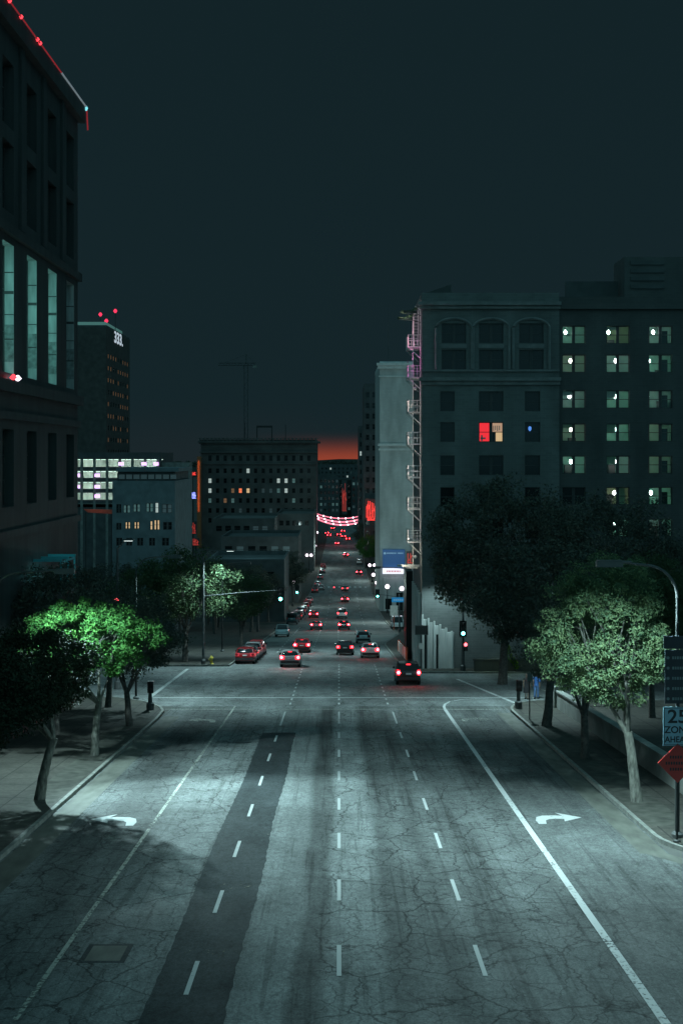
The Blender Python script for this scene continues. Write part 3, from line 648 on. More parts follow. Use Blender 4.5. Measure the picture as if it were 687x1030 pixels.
# ------------------------------------------------------------------ near right signs
S = thing('sign_post', 'slim steel post carrying the speed, warning and guide signs', 'sign post', (11.22, 47.2, zg(47.2)+.15))
b = MB(); b.tube([(0,0,-.2),(0,0,7.3)], .045, 8); b.build('post', M['dsteel'], S, True)
b = MB(); b.lathe((0,0,0), [(.13,-.02),(.13,.05),(.06,.09)], 10); b.build('base', M['dsteel'], S)
def text(parent, name, s, x, y, z, size, m, ext=.006, rot=(90,0,0), sx=1):
    c = bpy.data.curves.new(name, 'FONT'); c.body = s; c.size = size; c.align_x = 'CENTER'; c.align_y = 'CENTER'; c.extrude = ext; c.offset = size*.018
    c.materials.append(m); tmp = link(name+'_font', c); bpy.context.view_layer.update()
    me = bpy.data.meshes.new_from_object(tmp.evaluated_get(bpy.context.evaluated_depsgraph_get())); bpy.data.objects.remove(tmp)
    if not me.materials: me.materials.append(m)
    o = link(name, me, parent, (x, y, z)); o.rotation_euler = tuple(R(a) for a in rot); o.scale = (sx,1,1); return o
sz = zg(47.2)+.15
t = thing('speed_sign', 'pale blue lit white speed sign reading 25 zone ahead', 'road sign', (11.22, 47.12, sz))
zc = wz(731, 47.1)-sz
b = MB(); b.box(-.48,.48,-.015,.015,zc-.64,zc+.64); b.build('panel', M['signblue'], t)
b = MB()
for q in ((-.45,.45,.60,.62),(-.45,.45,-.62,-.60)): b.box(q[0],q[1],-.022,-.017,zc+q[2],zc+q[3])
for q in (-.45,.43): b.box(q,q+.02,-.022,-.017,zc-.6,zc+.6)
b.build('border', M['signink'], t)
text(t, 'lettering', '25', 0, -.024, zc+.31, .62, M['signink'], sx=1.1); text(t, 'lettering', 'ZONE', 0, -.024, zc-.12, .32, M['signink']); text(t, 'lettering', 'AHEAD', 0, -.024, zc-.44, .28, M['signink'], sx=.92)
t = thing('warning_sign', 'red orange diamond warning sign under the 25 zone ahead plate', 'road sign', (11.22, 47.12, sz))
zc = wz(768, 47.1)-sz
b = MB(); b.prism([(0,zc-.66),(.66,zc),(0,zc+.66),(-.66,zc)], -.015, .015); b.build('panel', M['signred'], t)
for i, (w, dz) in enumerate(((.26,.2),(.40,.0),(.26,-.2))):
    n = int(w*2/.085); b = MB()
    for j in range(n): b.box(-w+j*.085*1.0, -w+j*.085+.055, -.022, -.017, zc+dz-.05, zc+dz+.05)
    b.build('lettering', M['signink'], t)
t = thing('guide_sign', 'tall dark guide sign with rows of faint lettering above the speed sign', 'road sign', (11.22, 47.12, sz))
zt = wz(640, 47.1)-sz; zb = wz(708, 47.1)-sz
b = MB(); b.box(-.46,.95,-.02,.02,zt-.42,zt); b.box(-.42,.9,-.02,.02,zb,zt-.46); b.build('panel', M['signnavy'], t)
b = MB()
for i in range(5):
    z = zt-.72-i*.34
    b.lathe((-.32,-.024,z), [(.05,0),(.05,-.006)], 10, 'y')
    x = -.18
    while x < .8:
        w = rnd.uniform(.04,.07); b.box(x, x+w, -.03, -.022, z-.045, z+.045); x += w+.03
b.build('lettering', M['signtext'], t)
# slim pole with small sign at right corner
t = thing('parking_sign', 'thin pole with a small plate beside the two pedestrians at right corner', 'road sign', (11.15, 83.2, zg(83.2)+.15))
b = MB(); b.tube([(0,0,-.2),(0,0,2.75)], .035, 8); b.build('post', M['dsteel'], t)
b = MB(); b.box(-.15,.15,-.05,-.036,2.25,2.7); b.build('plate', M['signtext'], t)
# concrete parapet on the right
t = thing('parapet_wall', 'low pale concrete parapet wall along the right sidewalk', 'wall')
b = MB(); ys = [50,58,66,74,82,89.5]
for a, c in zip(ys[:-1], ys[1:]):
    P = [(13.7,a),(14.0,a),(14.0,c),(13.7,c)]
    b.add([(x,y,zg(y)) for x,y in P]+[(x,y,zg(y)+1.15) for x,y in P], [(4,5,6,7),(0,1,5,4),(1,2,6,5),(2,3,7,6),(3,0,4,7)])
b.build('wall', M['concrete'], t)
b = MB()
for a, c in zip(ys[:-1], ys[1:]):
    P = [(13.64,a),(14.06,a),(14.06,c),(13.64,c)]
    b.add([(x,y,zg(y)+1.152) for x,y in P]+[(x,y,zg(y)+1.26) for x,y in P], [(4,5,6,7),(0,3,2,1),(0,1,5,4),(1,2,6,5),(2,3,7,6),(3,0,4,7)])
b.build('coping', M['concrete'], t)
b = MB(); b.box(13.55,14.15,89.5,90.1,zg(90),zg(90)+1.5); b.build('end_pier', M['concrete'], t)

# hydrant
t = thing('fire_hydrant', 'small yellow fire hydrant on the left far corner', 'fire hydrant', (-11.4, 127.2, zg(127.2)+.15))
b = MB(); b.lathe((0,0,0), [(.2,0),(.2,.06),(.13,.08),(.13,.5),(.17,.52),(.17,.56),(.12,.66),(.05,.74),(.05,.78)], 14); b.build('body', M['hydrant'], t, True)
for a in (0, 90, 180):
    b = MB(); b.lathe((0,0,.4), [(.06,.1),(.06,.19),(.075,.19),(.075,.24)], 10, 'x'); o = b.build('nozzle', M['hydrant'], t, True); o.rotation_euler = (0,0,R(a+90))

exec_buildings = True
# ------------------------------------------------------------------ buildings
def facade(b, O, u, n, W, z0, z1, holes, d, mi_wall=0, mi_rev=0):
    """wall sheet with real openings; O = origin at z=0, u along, n outward; holes = (u0,u1,za,zb)"""
    O = Vector(O); u = Vector(u); n = Vector(n)
    us = sorted({0., W} | {h[0] for h in holes} | {h[1] for h in holes}); zs = sorted({z0, z1} | {h[2] for h in holes} | {h[3] for h in holes})
    us = [a for a in us if -1e-6 <= a <= W+1e-6]; zs = [a for a in zs if z0-1e-6 <= a <= z1+1e-6]
    P = lambda a, z, dd=0: tuple(O + u*a - n*dd + Vector((0,0,z)))
    flip = u.cross(Vector((0,0,1))).dot(n) < 0
    def q(a, c, e, f): b.quad(*((f, e, c, a) if flip else (a, c, e, f)))
    b.cur = mi_wall
    for a0, a1 in zip(us[:-1], us[1:]):
        runs = []
        for za, zb in zip(zs[:-1], zs[1:]):
            cu, cz = (a0+a1)/2, (za+zb)/2
            if any(h[0] < cu < h[1] and h[2] < cz < h[3] for h in holes): continue
            if runs and abs(runs[-1][1]-za) < 1e-9: runs[-1][1] = zb
            else: runs.append([za, zb])
        for za, zb in runs: q(P(a0,za), P(a1,za), P(a1,zb), P(a0,zb))
    b.cur = mi_rev
    for h in holes:
        a0, a1, za, zb = h[:4]
        b.cur = mi_rev if mi_rev < 2 or zb-za > 5 else 1
        q(P(a0,za), P(a0,za,d), P(a0,zb,d), P(a0,zb)); q(P(a1,za,d), P(a1,za), P(a1,zb), P(a1,zb,d))
        q(P(a0,za,d), P(a0,za), P(a1,za), P(a1,za,d)); q(P(a0,zb), P(a0,zb,d), P(a1,zb,d), P(a1,zb))
    b.cur = 0
WCACHE = {}
def window(parent, O, u, n, h, d, m, style='dh', rec=None, label=None):
    """frame (part) + pane (sub-part) standing in an opening of depth d"""
    w = h[1]-h[0]; H = h[3]-h[2]; key = (round(w,3), round(H,3), style)
    if key not in WCACHE:
        f = MB(); t = .07
        f.box(0,t,-.04,.04,0,H); f.box(w-t,w,-.04,.04,0,H); f.box(t,w-t,-.04,.04,0,t); f.box(t,w-t,-.04,.04,H-t,H)
        if style in ('dh', 'dh2'): f.box(t,w-t,-.035,.035,H*.5-.03,H*.5+.03)
        if style == 'dh2': f.box(w/2-.13,w/2+.13,-.05,.05,t,H-t)
        if style == 'grid':
            f.box(t,w-t,-.03,.03,H*.33,H*.33+.05); f.box(t,w-t,-.03,.03,H*.66,H*.66+.05); f.box(w/2-.03,w/2+.03,-.03,.03,t,H-t)
        p = MB(); p.quad((t*.5,.01,t*.5),(w-t*.5,.01,t*.5),(w-t*.5,.01,H-t*.5),(t*.5,.01,H-t*.5))
        WCACHE[key] = (f.mesh('window', M['frame']), p.mesh('pane', M['glass']))
    fm, pm = WCACHE[key]
    pos = Vector(O)+Vector(u)*h[0]-Vector(n)*(d-.06)+Vector((0,0,h[2]))
    o = link('window', fm, parent, pos)
    ang = math.atan2(u[1], u[0]); o.rotation_euler = (0,0,ang)
    if Vector(u).cross(Vector((0,0,1))).dot(Vector(n)) < 0: pass
    p = link('pane', pm, o)
    if m is not None: override(p, m)
    if label: o['label'] = label
    return o
def shell(b, x0, x1, y0, y1, z0, z1, skip=()):
    if 'F' not in skip: b.quad((x0,y0,z0),(x1,y0,z0),(x1,y0,z1),(x0,y0,z1))
    if 'R' not in skip: b.quad((x1,y0,z0),(x1,y1,z0),(x1,y1,z1),(x1,y0,z1))
    if 'L' not in skip: b.quad((x0,y1,z0),(x0,y0,z0),(x0,y0,z1),(x0,y1,z1))
    b.quad((x1,y1,z0),(x0,y1,z0),(x0,y1,z1),(x1,y1,z1)); b.quad((x0,y0,z1),(x1,y0,z1),(x1,y1,z1),(x0,y1,z1))
def building(name, label, cat, x0, x1, y0, y1, ztop, wall, fw=(), sw=(), side='R', d=.25, style='dh', cornice=0, trim=None, group='buildings'):
    """fw/sw: (u0,u1,za,zb,material) windows on the street-ward front (-y) and on the visible side"""
    zb = min(zg(y0), zg(y1))-1.5
    t = thing(name, label, cat, ((x0+x1)/2, (y0+y1)/2, zg((y0+y1)/2)), 0, group)
    loc = Vector(t.location)
    b = MB(); shell(b, x0, x1, y0, y1, zb, ztop, ('F',) + ((side,) if sw else ()))
    facade(b, (x0,y0,0), (1,0,0), (0,-1,0), x1-x0, zb, ztop, [w[:4] for w in fw], d)
    if sw:
        xs = x1 if side == 'R' else x0; nn = (1,0,0) if side == 'R' else (-1,0,0)
        facade(b, (xs,y0,0), (0,1,0), nn, y1-y0, zb, ztop, [w[:4] for w in sw], d)
    b.v = [tuple(Vector(v)-loc) for v in b.v]
    b.build('wall', wall, t)
    for w in fw: window(t, Vector((x0,y0,0))-loc, (1,0,0), (0,-1,0), w, d, w[4], w[5] if len(w) > 5 else style)
    if sw:
        for w in sw: window(t, Vector((xs,y0,0))-loc, (0,1,0), nn, w, d, w[4], w[5] if len(w) > 5 else style)
    b = MB(); p = .35
    for q in ((x0,x1,y0,y0+p),(x0,x1,y1-p,y1),(x0,x0+p,y0+p,y1-p),(x1-p,x1,y0+p,y1-p)): b.box(q[0],q[1],q[2],q[3],ztop+.003,ztop+.8)
    if cornice:
        b.box(x0-cornice,x1+cornice,y0-cornice,y0-.003,ztop-.5,ztop+.15); b.box(x0-cornice*.6,x1+cornice*.6,y0-cornice*.6,y0-.003,ztop-.95,ztop-.503)
        if side == 'L': b.box(x0-cornice,x0-.003,y0,y1,ztop-.5,ztop+.15)
        else: b.box(x1+.003,x1+cornice,y0,y1,ztop-.5,ztop+.15)
    b.v = [tuple(Vector(v)-loc) for v in b.v]
    b.build('parapet', trim or wall, t)
    return t, loc
def boxes(parent, loc, name, m, lst):
    b = MB()
    for q in lst: b.box(*q)
    b.v = [tuple(Vector(v)-loc) for v in b.v]
    return b.build(name, m, parent)
def grid(us, zs, w, h, pick):
    out = []
    for i, u in enumerate(us):
        for j, z in enumerate(zs): out.append((u-w/2, u+w/2, z-h/2, z+h/2, pick(i, j)))
    return out

# --- left tower
X = -17.0; zt = EYE+22.4; ya, yb = 24., 92.5
t = thing('office_tower', 'tall dark stone tower filling the left edge, teal lit window bays', 'building', (-30, 58, zg(58)), 0, 'buildings'); loc = Vector(t.location)
bays = [40.6+5.62*i for i in range(-2, 10)]      # far jamb of each bay
holes = []
for yf in bays:
    yn = yf-2.5
    if yn < ya+.5 or yf > yb-.4: continue
    for (za, zb_) in ((EYE+4.3,EYE+11.0),(EYE-2.6,EYE+1.4),(EYE+12.6,EYE+16.2),(EYE+17,EYE+20.4)): holes.append((yn-ya, yf-ya, za, zb_))
b = MB(); zb0 = zg(92)-1.5
shell(b, -45, X, ya, yb, zb0, zt, ('R',))
facade(b, (X,ya,0), (0,1,0), (1,0,0), yb-ya, zb0, zt, holes, .58, 0, 2)
b.v = [tuple(Vector(v)-loc) for v in b.v]; b.build('wall', [M['ltower'], M['ltower'], M['reveal']], t)
for h in holes:
    tall = h[3]-h[2] > 5
    window(t, Vector((X,ya,0))-loc, (0,1,0), (1,0,0), h, .58, M['glass'], 'grid')
led = []
for yf in bays:
    yn = yf-2.5
    if yn < ya+.5 or yf > yb-.4: continue
    # joints on the far jamb panels and a hidden tube lamp on the near jamb
    fx = boxes(t, loc, 'tube_lamp', M['reveal'], [(X-.30,X-.22,yn+.005,yn+.06,EYE+4.5,EYE+10.8)])
    boxes(t, loc, 'panel_joint', M['frame'], [(X-.56,X-.01,yf-.014,yf-.004,z,z+w_) for z, w_ in ((EYE+6.1,.07),(EYE+7.4,.05),(EYE+8.5,.16),(EYE+9.6,.06))])
    boxes(t, loc, 'dark_panel', M['darkpanel'], [(X-.55,X-.01,yf-.009,yf-.003,EYE+4.95,EYE+6.9)])  # darker panel low on each far jamb
    l = bpy.data.lights.new('tube_light', 'AREA'); l.shape = 'RECTANGLE'; l.size = .10; l.size_y = 6.2; l.energy = 26 if yf < 89 else .01; l.color = (.32,1,.90); l.spread = R(150)
    o = link('tube_light', l, t, Vector((X-.27, yn+.08, EYE+7.65))-loc); o.rotation_euler = (R(90), 0, 0)
b2 = [(X+.003,X+.35,ya,yb+.35,EYE+3.3,EYE+3.9),(X+.003,X+.2,ya,yb+.2,EYE+1.9,EYE+2.3),(X+.003,X+.25,ya,yb+.25,EYE+11.4,EYE+11.9),(X+.003,X+.45,ya,yb+.45,zt-.6,zt+.4),(X+.003,X+.18,ya,yb+.18,EYE-4.2,EYE-3.8)]
boxes(t, loc, 'ledge', M['ltower'], b2)
boxes(t, loc, 'pier', M['ltower'], [(X+.003,X+.16,yf-2.5-2.0,yf-2.5-1.1,EYE+12.0,zt-.62) for yf in bays if yf > 36])
b = MB(); b.tube([Vector((X+.5,ya,zt+.45))-loc, Vector((X+.5,84.5,zt+.45))-loc], .045, 6); e = b.build('roof_edge_light', M['led_red'], t); e['label'] = 'red light strip along the roof edge'
b = MB(); b.tube([Vector((X+.5,84.6,zt+.45))-loc, Vector((X+.5,yb+.45,zt+.45))-loc], .06, 6); e = b.build('roof_edge_light', M['led_white'], t); e['label'] = 'dim white light strip at the roof corner'
for yy in (71.2,73.8,77.8,78.5): 
    b = MB(); b.lathe(Vector((X+.5,yy,zt+.45))-loc, [(.05,-.1),(.12,0),(.05,.1)], 8); b.build('edge_lamp', M['led_hot'], t)
b = MB(); b.lathe(Vector((X+.5,yb+.3,zt+.35))-loc, [(.05,-.15),(.12,0),(.05,.15)], 8); b.build('edge_lamp', M['led_cyan'], t)
b = MB(); b.tube([Vector((X+.5,yb+.5,zt+.35))-loc, Vector((X+.55,yb+.6,zt-1.0))-loc], .05, 6); b.build('edge_lamp', M['led_red'], t)
for q, m in ((73.0,'led_hot'),(74.0,'globe')):
    b = MB(); b.lathe(Vector((X+.28,q,EYE+4.05))-loc, [(.05,-.12),(.2,0),(.05,.18)], 8); b.build('ledge_lamp', M[m], t)
# entrance canopy frame lit teal, low on the tower
cz_ = wz(580, 80)
boxes(t, loc, 'entrance_canopy', mat('teal_canopy_frame', (.1,.5,.55), .6, .1, 3), [(X+.01,X+1.6,y,y+.12,cz_+.9,cz_+1.05) for y in (79,81,83)] + [(X+1.5,X+1.6,79,83.1,cz_+.8,cz_+.9)] + [(X+1.5,X+1.6,y,y+.1,cz_-.5,cz_+.8) for y in (79,81,83)])
point(t, Vector((X+1.0, 81, cz_))-loc, 14, (.15,.9,1), .1)

# --- distant tall tower with the lit sign
def rows_pick(i, j): return M['glass']
y0, y1 = 500., 556.; x1 = wx(107, y0); x0 = x1-45
zs = [wz(357, 500)-k*4.25 for k in range(20)]
sw = []
for j, z in enumerate(zs):
    for i in range(9):
        u = 5+i*5.7; lit = j < 8 and rnd.random() < (.75 if j < 6 else .35) 
        sw.append((u-1.3, u+1.3, z-.8, z+.8, M['win_amber'] if (lit and (j < 2 or rnd.random() < .8)) else M['glass']))
fwn = []
t, loc = building('high_rise', 'distant tall dark tower with white 333 sign and red beacons', 'building', x0, x1, y0, y1, wz(329, 500), M['brownwall'], fwn, sw[:100], 'R', .3, 'plain', trim=M['darkwall'])
boxes(t, loc, 'roof_crown', M['tealpanel'], [(x1-16, x1-.5, y0+2, y0+40, wz(329,500)+.81, wz(323,500))])
text(t, 'sign_lettering', '333.', *(Vector((x1+.15, (y0+y1)/2-1, wz(341, 526)))-loc), 5.8, M['letters'], .05, (90,0,90), sx=2.1)
for px, py, yy in ((107,322.5,505),(116,312.5,520),(101,316,530)):
    b = MB(); P = Vector((wx(px,yy), yy, wz(py,yy)))-loc
    b.lathe(P, [(.3,-.7),(.75,0),(.3,.7)], 10); b.build('beacon', M['beacon'], t)
    b = MB(); b.tube([P-Vector((0,0,7)), P-Vector((0,0,.6))], .12, 6); b.build('beacon_mast', M['dsteel'], t)

# --- parking structure
y0 = 400.; x0, x1 = wx(66, y0), wx(161, y0)
t = thing('parking_garage', 'open parking garage with rows of white lit decks and purple lamps', 'building', ((x0+x1)/2, y0+16, zg(y0)), 0, 'buildings'); loc = Vector(t.location)
lv = [wz(v, y0) for v in (462, 473, 484, 495, 506)]
boxes(t, loc, 'roof_slab', M['darkwall'], [(x0,x1,y0,y0+32,lv[0],wz(455,y0))])
boxes(t, loc, 'back_wall', M['whitewall'], [(x0+.52,x1-.52,y0+9,y0+9.3,lv[4]-.3,lv[0]-.01)])
boxes(t, loc, 'wall', M['darkwall'], [(x0,x1,y0+31,y0+32,zg(y0)-1,lv[0]-.01),(x0,x0+.5,y0,y0+30.9,zg(y0)-1,lv[0]-.01),(x1-.5,x1,y0,y0+30.9,zg(y0)-1,lv[0]-.01),(x0+.51,x1-.51,y0,y0+1,zg(y0)-1,lv[4]-1.2)])
for k in range(1, 5):
    boxes(t, loc, 'deck', M['concrete'], [(x0+.51,x1-.51,y0+.1,y0+30.9,lv[k]-.3,lv[k])])
    boxes(t, loc, 'deck_parapet', M['darkwall'], [(x0+.51,x1-.51,y0,y0+.25,lv[k]+.01,lv[k]+.95)])
cols_ = [x0+.6+i*(x1-x0-1.6)/7 for i in range(8)]
for k, c in enumerate(cols_): boxes(t, loc, 'column', M['concrete'], [(c,c+.7,y0-.05,y0+.7,zg(y0)-1,lv[0]-.01)])
for k in range(4):
    for i in range(7):
        if k >= 2 and i > 3: continue
        c = cols_[i]+3.2
        boxes(t, loc, 'ceiling_lamp', M['deck'], [(c-1.6,c+1.6,y0+4,y0+4.5,lv[k]-(.1 if k == 0 else .42),lv[k]-(.03 if k == 0 else .33))])
    for i in range(2 if k > 1 else 3): 
        l = point(t, Vector((x0+5+i*9.5, y0+5, lv[k]-.9))-loc, 420, (.72,1,.86), .3)
for px, py in ((122,466.5),(145,466.5),(157,466.5),(78,478),(98,478),(122,478),(155,478.5),(78,489.5),(98,489.5),(118,490),(98,499)):
    boxes(t, loc, 'purple_lamp', M['purple'], [(wx(px-2.6,y0),wx(px+2.6,y0),y0-.35,y0-.15,wz(py+1.6,y0),wz(py-1.6,y0))])
yb_ = 300.
t = thing('shop_awning', 'faded red awning band at the foot of the parking garage', 'awning', (wx(98,yb_), yb_, wz(515,yb_)))
b = MB(); b.prism([(-2.9,.6),(3,.45),(3,-.4),(-2.0,-.1)], 0, 1.2); b.build('canopy', M['redpaint'], t)
b = MB()
for x in (-2.6,2.8): b.tube([(x,1.0,-.1),(x,1.0,zg(yb_)-wz(515,yb_))], .1, 6)
b.build('post', M['dsteel'], t); spot(t, (0,-2.2,2.4), 60, (1,.5,.4), 120, .5, .1, (R(35),0,0))
building('annex_block', 'plain grey block at the right end of the parking garage', 'building', wx(161.5,400), wx(190,400), 402, 409, wz(468,400), M['concrete'], [(3+i*2.3,4+i*2.3,wz(480,400),wz(476,400),M['glass']) for i in range(2)])

# --- blue grey office block left of the street
y0 = 214.; x0, x1 = wx(113,y0), wx(176,y0); zt = wz(489, y0)
def W(u0,u1,ya_,yb_,m,st='dh2'): return (wx(u0,y0)-x0, wx(u1,y0)-x0, wz(yb_,y0), wz(ya_,y0), M[m], st)
fw = [W(124,131,508,516,'win_teal'),W(134,141,507,515,'win_teal'),W(147,154,506,515,'win_teal'),W(156,159.5,505.5,516,'win_white','dh'),W(163,173,507,516,'win_dimblue'),
      W(126,131,525,532,'win_warm'),W(135,140,525,532,'win_warm'),W(151,153.5,524,533,'win_warm','dh'),W(155,160.5,523,533,'win_warm','dh2'),W(164,173,525,533,'glass'),W(117,122,526,533,'glass'),W(117,122,507,516,'glass'),
      W(117,123,541,549,'glass'),W(127,133,541,549,'glass'),W(138,144,541,549,'glass'),W(150,156,541,549,'glass'),W(163,170,541,549,'glass')]
t, loc = building('office_block', 'blue grey office block with warm lit windows left of the street', 'building', x0, x1, y0, y0+24, zt, M['bluegrey'], fw)
zt2 = wz(474.5, y0)
boxes(t, loc, 'roof_storey', M['darkwall'], [(wx(115.5,y0),wx(178,y0)-.6,y0+2.5,y0+22,zt+.805,zt2)])
boxes(t, loc, 'roof_cap', M['bluegrey'], [(wx(114.5,y0),wx(178,y0),y0+2,y0+22.5,zt2+.003,zt2+.55)])
boxes(t, loc, 'clerestory', M['win_dimblue'], [(wx(117+i*7.5,y0),wx(123+i*7.5,y0),y0+2.4,y0+2.49,wz(482,y0),wz(477.5,y0)) for i in range(8)])
point(None, (wx(150,205), 204, wz(520,205)), 160, (.5,.9,1), .3)

# --- big old block at the end left
y0 = 590.; x0, x1 = wx(202,y0), wx(318.5,y0); zt = wz(444, y0)
lit = {(0,1):'win_white',(0,2):'win_white',(0,3):'win_teal',(3,3):'win_teal',(3,2):'win_amber',(4,2):'win_orange',(5,2):'win_warm',(5,0):'win_white',(3,5):'win_orange',(4,5):'win_orange',(8,5):'win_warm',(9,1):'win_white',(10,1):'win_white',(10,2):'win_white',(9,2):'win_teal',(11,3):'win_teal',(11,1):'win_teal',(4,4):'win_dimblue',(8,4):'win_dimblue',(2,3):'win_amber',(12,5):'win_teal',(1,5):'win_teal',(11,5):'win_dimblue',(7,2):'win_dimblue',(8,2):'win_dimblue'}
wd = x1-x0; us = [3.8+i*(wd-7)/13 for i in range(14)]; zs = [wz(474+10*j-.5, y0) for j in range(6)]
fw = grid(us, zs, 1.35, 1.95, lambda i, j: M[lit.get((i,j),'glass')])
fw += [(u-.7,u+.7,wz(463.5,y0),wz(458,y0),M['glass']) for u in us]
t, loc = building('old_office_block', 'broad old stone office block with deep cornice at the street end, few lit windows', 'building', x0, x1, y0, y0+35, zt, M['oldstone'], fw, (), 'R', .35, 'dh', 1.2)
boxes(t, loc, 'string_course', M['oldstone'], [(x0-.4,x1+.4,y0-.5,y0-.003,wz(467,y0),wz(465.6,y0)),(x0-.5,x1+.5,y0-.7,y0-.003,wz(455.5,y0),wz(454,y0))])
boxes(t, loc, 'roof_frame', M['dsteel'], [(wx(258,600),wx(259,600),600,600.5,zt+.01,wz(430,600)-.01),(wx(273,600),wx(274,600),600,600.5,zt+.01,wz(430,600)-.01),(wx(258,600),wx(274,600),600,600.5,wz(430,600),wz(428,600))])
boxes(t, loc, 'roof_mast', M['dsteel'], [(wx(246,600),wx(246.5,600),600,600.3,zt+.01,wz(425,600))]); boxes(t, loc, 'roof_mast', M['dsteel'], [(wx(287,600),wx(287.6,600),600,600.3,zt+.01,wz(427,600))])
boxes(t, loc, 'balustrade', M['oldstone'], [(x0-.6+i*1.6,x0-.6+i*1.6+.6,y0-1.1,y0-.6,zt+.16,zt+1.2) for i in range(31)] + [(x0-.8,x1+.8,y0-1.15,y0-.55,zt+1.21,zt+1.5)])
t, loc2 = building('narrow_block', 'narrow building with orange lit end wall beside the broad old block', 'building', wx(198.2,586), wx(202,586)-.1, 586, 612, wz(461,586), M['orangewall'])
l = bpy.data.lights.new('wall_wash', 'AREA'); l.shape = 'RECTANGLE'; l.size = .5; l.size_y = 21; l.energy = 34; l.color = (1,.30,.12); l.spread = R(70)
o = link('wall_wash', l, t, Vector((wx(199.6,585), 585.0, wz(489,585)))-loc2); o.rotation_euler = (R(-90),0,R(180))
boxes(t, loc2, 'light_trough', M['darkwall'], [(wx(199.2,585),wx(200.0,585),584.8,584.95,wz(516,585),wz(515,585))])
# crane
y0 = 720.; t = thing('tower_crane', 'faint tower crane with long jib behind the broad old block', 'crane', (wx(247.5,y0), y0, zg(y0))); H = wz(366,y0)-zg(y0)
def lattice(b, p, q, w, n, up):
    p = Vector(p); q = Vector(q); d = (q-p); a = Vector(up)*w; c = d.normalized().cross(Vector(up))*w
    for s1 in (-1,1):
        for s2 in (-1,1): b.tube([p+a*s1+c*s2, q+a*s1+c*s2], .14, 4)
    for i in range(n):
        s = 1 if i % 2 else -1
        b.tube([p+d*(i/n)+a*s-c, p+d*((i+1)/n)-a*s-c], .08, 4); b.tube([p+d*(i/n)+c*s-a, p+d*((i+1)/n)-c*s-a], .08, 4)
b = MB(); lattice(b, (0,0,0), (0,0,H), .9, 30, (1,0,0)); b.build('mast', M['steel'], t)
b = MB(); lattice(b, (-14,0,H), (5,0,H), .6, 12, (0,0,1)); b.tube([(0,0,H+5),(-11,0,H+.6)], .08, 4); b.tube([(0,0,H),(0,0,H+5)], .3, 5); b.tube([(0,0,H+5),(4.5,0,H+.6)], .08, 4); b.build('jib', M['steel'], t)
b = MB(); b.box(3.5,5.5,-.8,.8,H-2,H-.7); b.build('counterweight', M['concrete'], t)
b = MB(); b.box(-1.6,-.95,-.8,.8,H-2.4,H-.7); b.build('cab', M['darkwall'], t)

# --- low buildings left of the far street
def lowb(label, px0, px1, y0, dep, pyt, m, wins=0, side='R'):
    x0, x1 = wx(px0,y0), wx(px1,y0); zt = wz(pyt,y0); W_ = x1-x0; fw = []
    for i in range(wins): fw.append((1+i*(W_-2)/wins, 1+(i+.65)*(W_-2)/wins, zt-3.2, zt-1.5, M['win_dimblue'] if rnd.random() < .25 else M['glass']))
    return building('low_building', label, 'building', x0, x1, y0, y0+dep, zt, m, fw, (), side)
t, loc = lowb('low building with teal lit flat roof behind the left trees', 208, 286, 262, 24, 567, M['darkwall'], 5)
t, loc = lowb('low dark building behind the teal roofed one', 222, 300, 345, 30, 543, M['darkwall'], 6)
t, loc = lowb('pale low building at the foot of the broad old block', 278, 316, 470, 40, 519, M['oldstone'], 5)
t, loc = lowb('grey low building left of the pale one below the old block', 214, 276, 440, 40, 524, M['oldstone'], 6)
point(None, (wx(245,250), 272, wz(560,272)+5), 400, (.35,.85,1), .4); point(None, (wx(298,455), 455, wz(519,455)-4), 300, (.7,1,1), .4)
# small coloured signs glimpsed between the blocks
def neon(label, px, py, Y, w, h, m, name='neon_sign'):
    t = thing(name, label, 'neon sign', (wx(px,Y), Y, wz(py,Y)))
    b = MB(); b.box(-w*.62,w*.62,.05,.2,-h*.62,h*.62); b.build('backing', M['darkwall'], t)
    b = MB(); n = max(2, int(w/.5))
    for i in range(n): 
        x = -w/2+w*(i+.5)/n; b.tube([(x-.14,-.02,-h/2),(x-.14,-.02,h/2*rnd.uniform(.3,1))], .09, 5); b.tube([(x-.14,-.02,h*rnd.uniform(-.3,.3)),(x+.2,-.02,h*rnd.uniform(-.3,.3))], .09, 5)
    b.tube([(-w/2,-.02,-h/2),(w/2,-.02,-h/2)], .09, 5)
    b.build('tubing', M[m], t)
    b = MB(); b.box(-.12,.12,.21,.4,zg(Y)-wz(py,Y),h*.5); b.build('post', M['dsteel'], t); return t
neon('small red neon sign high left of the broad old block', 194, 476, 560, 2.4, 1.2, 'neon_red'); neon('small blue neon sign left of the orange end wall', 194.5, 498, 555, 2.0, 2.4, 'bluelamp')
neon('pink red neon sign lowest in the gap left of the old block', 194, 531, 540, 2.4, 4.0, 'neon_dim'); neon('red orange neon lettering near the ground beside the left gap', 197, 545, 500, 2.0, 2.2, 'neon_dim')

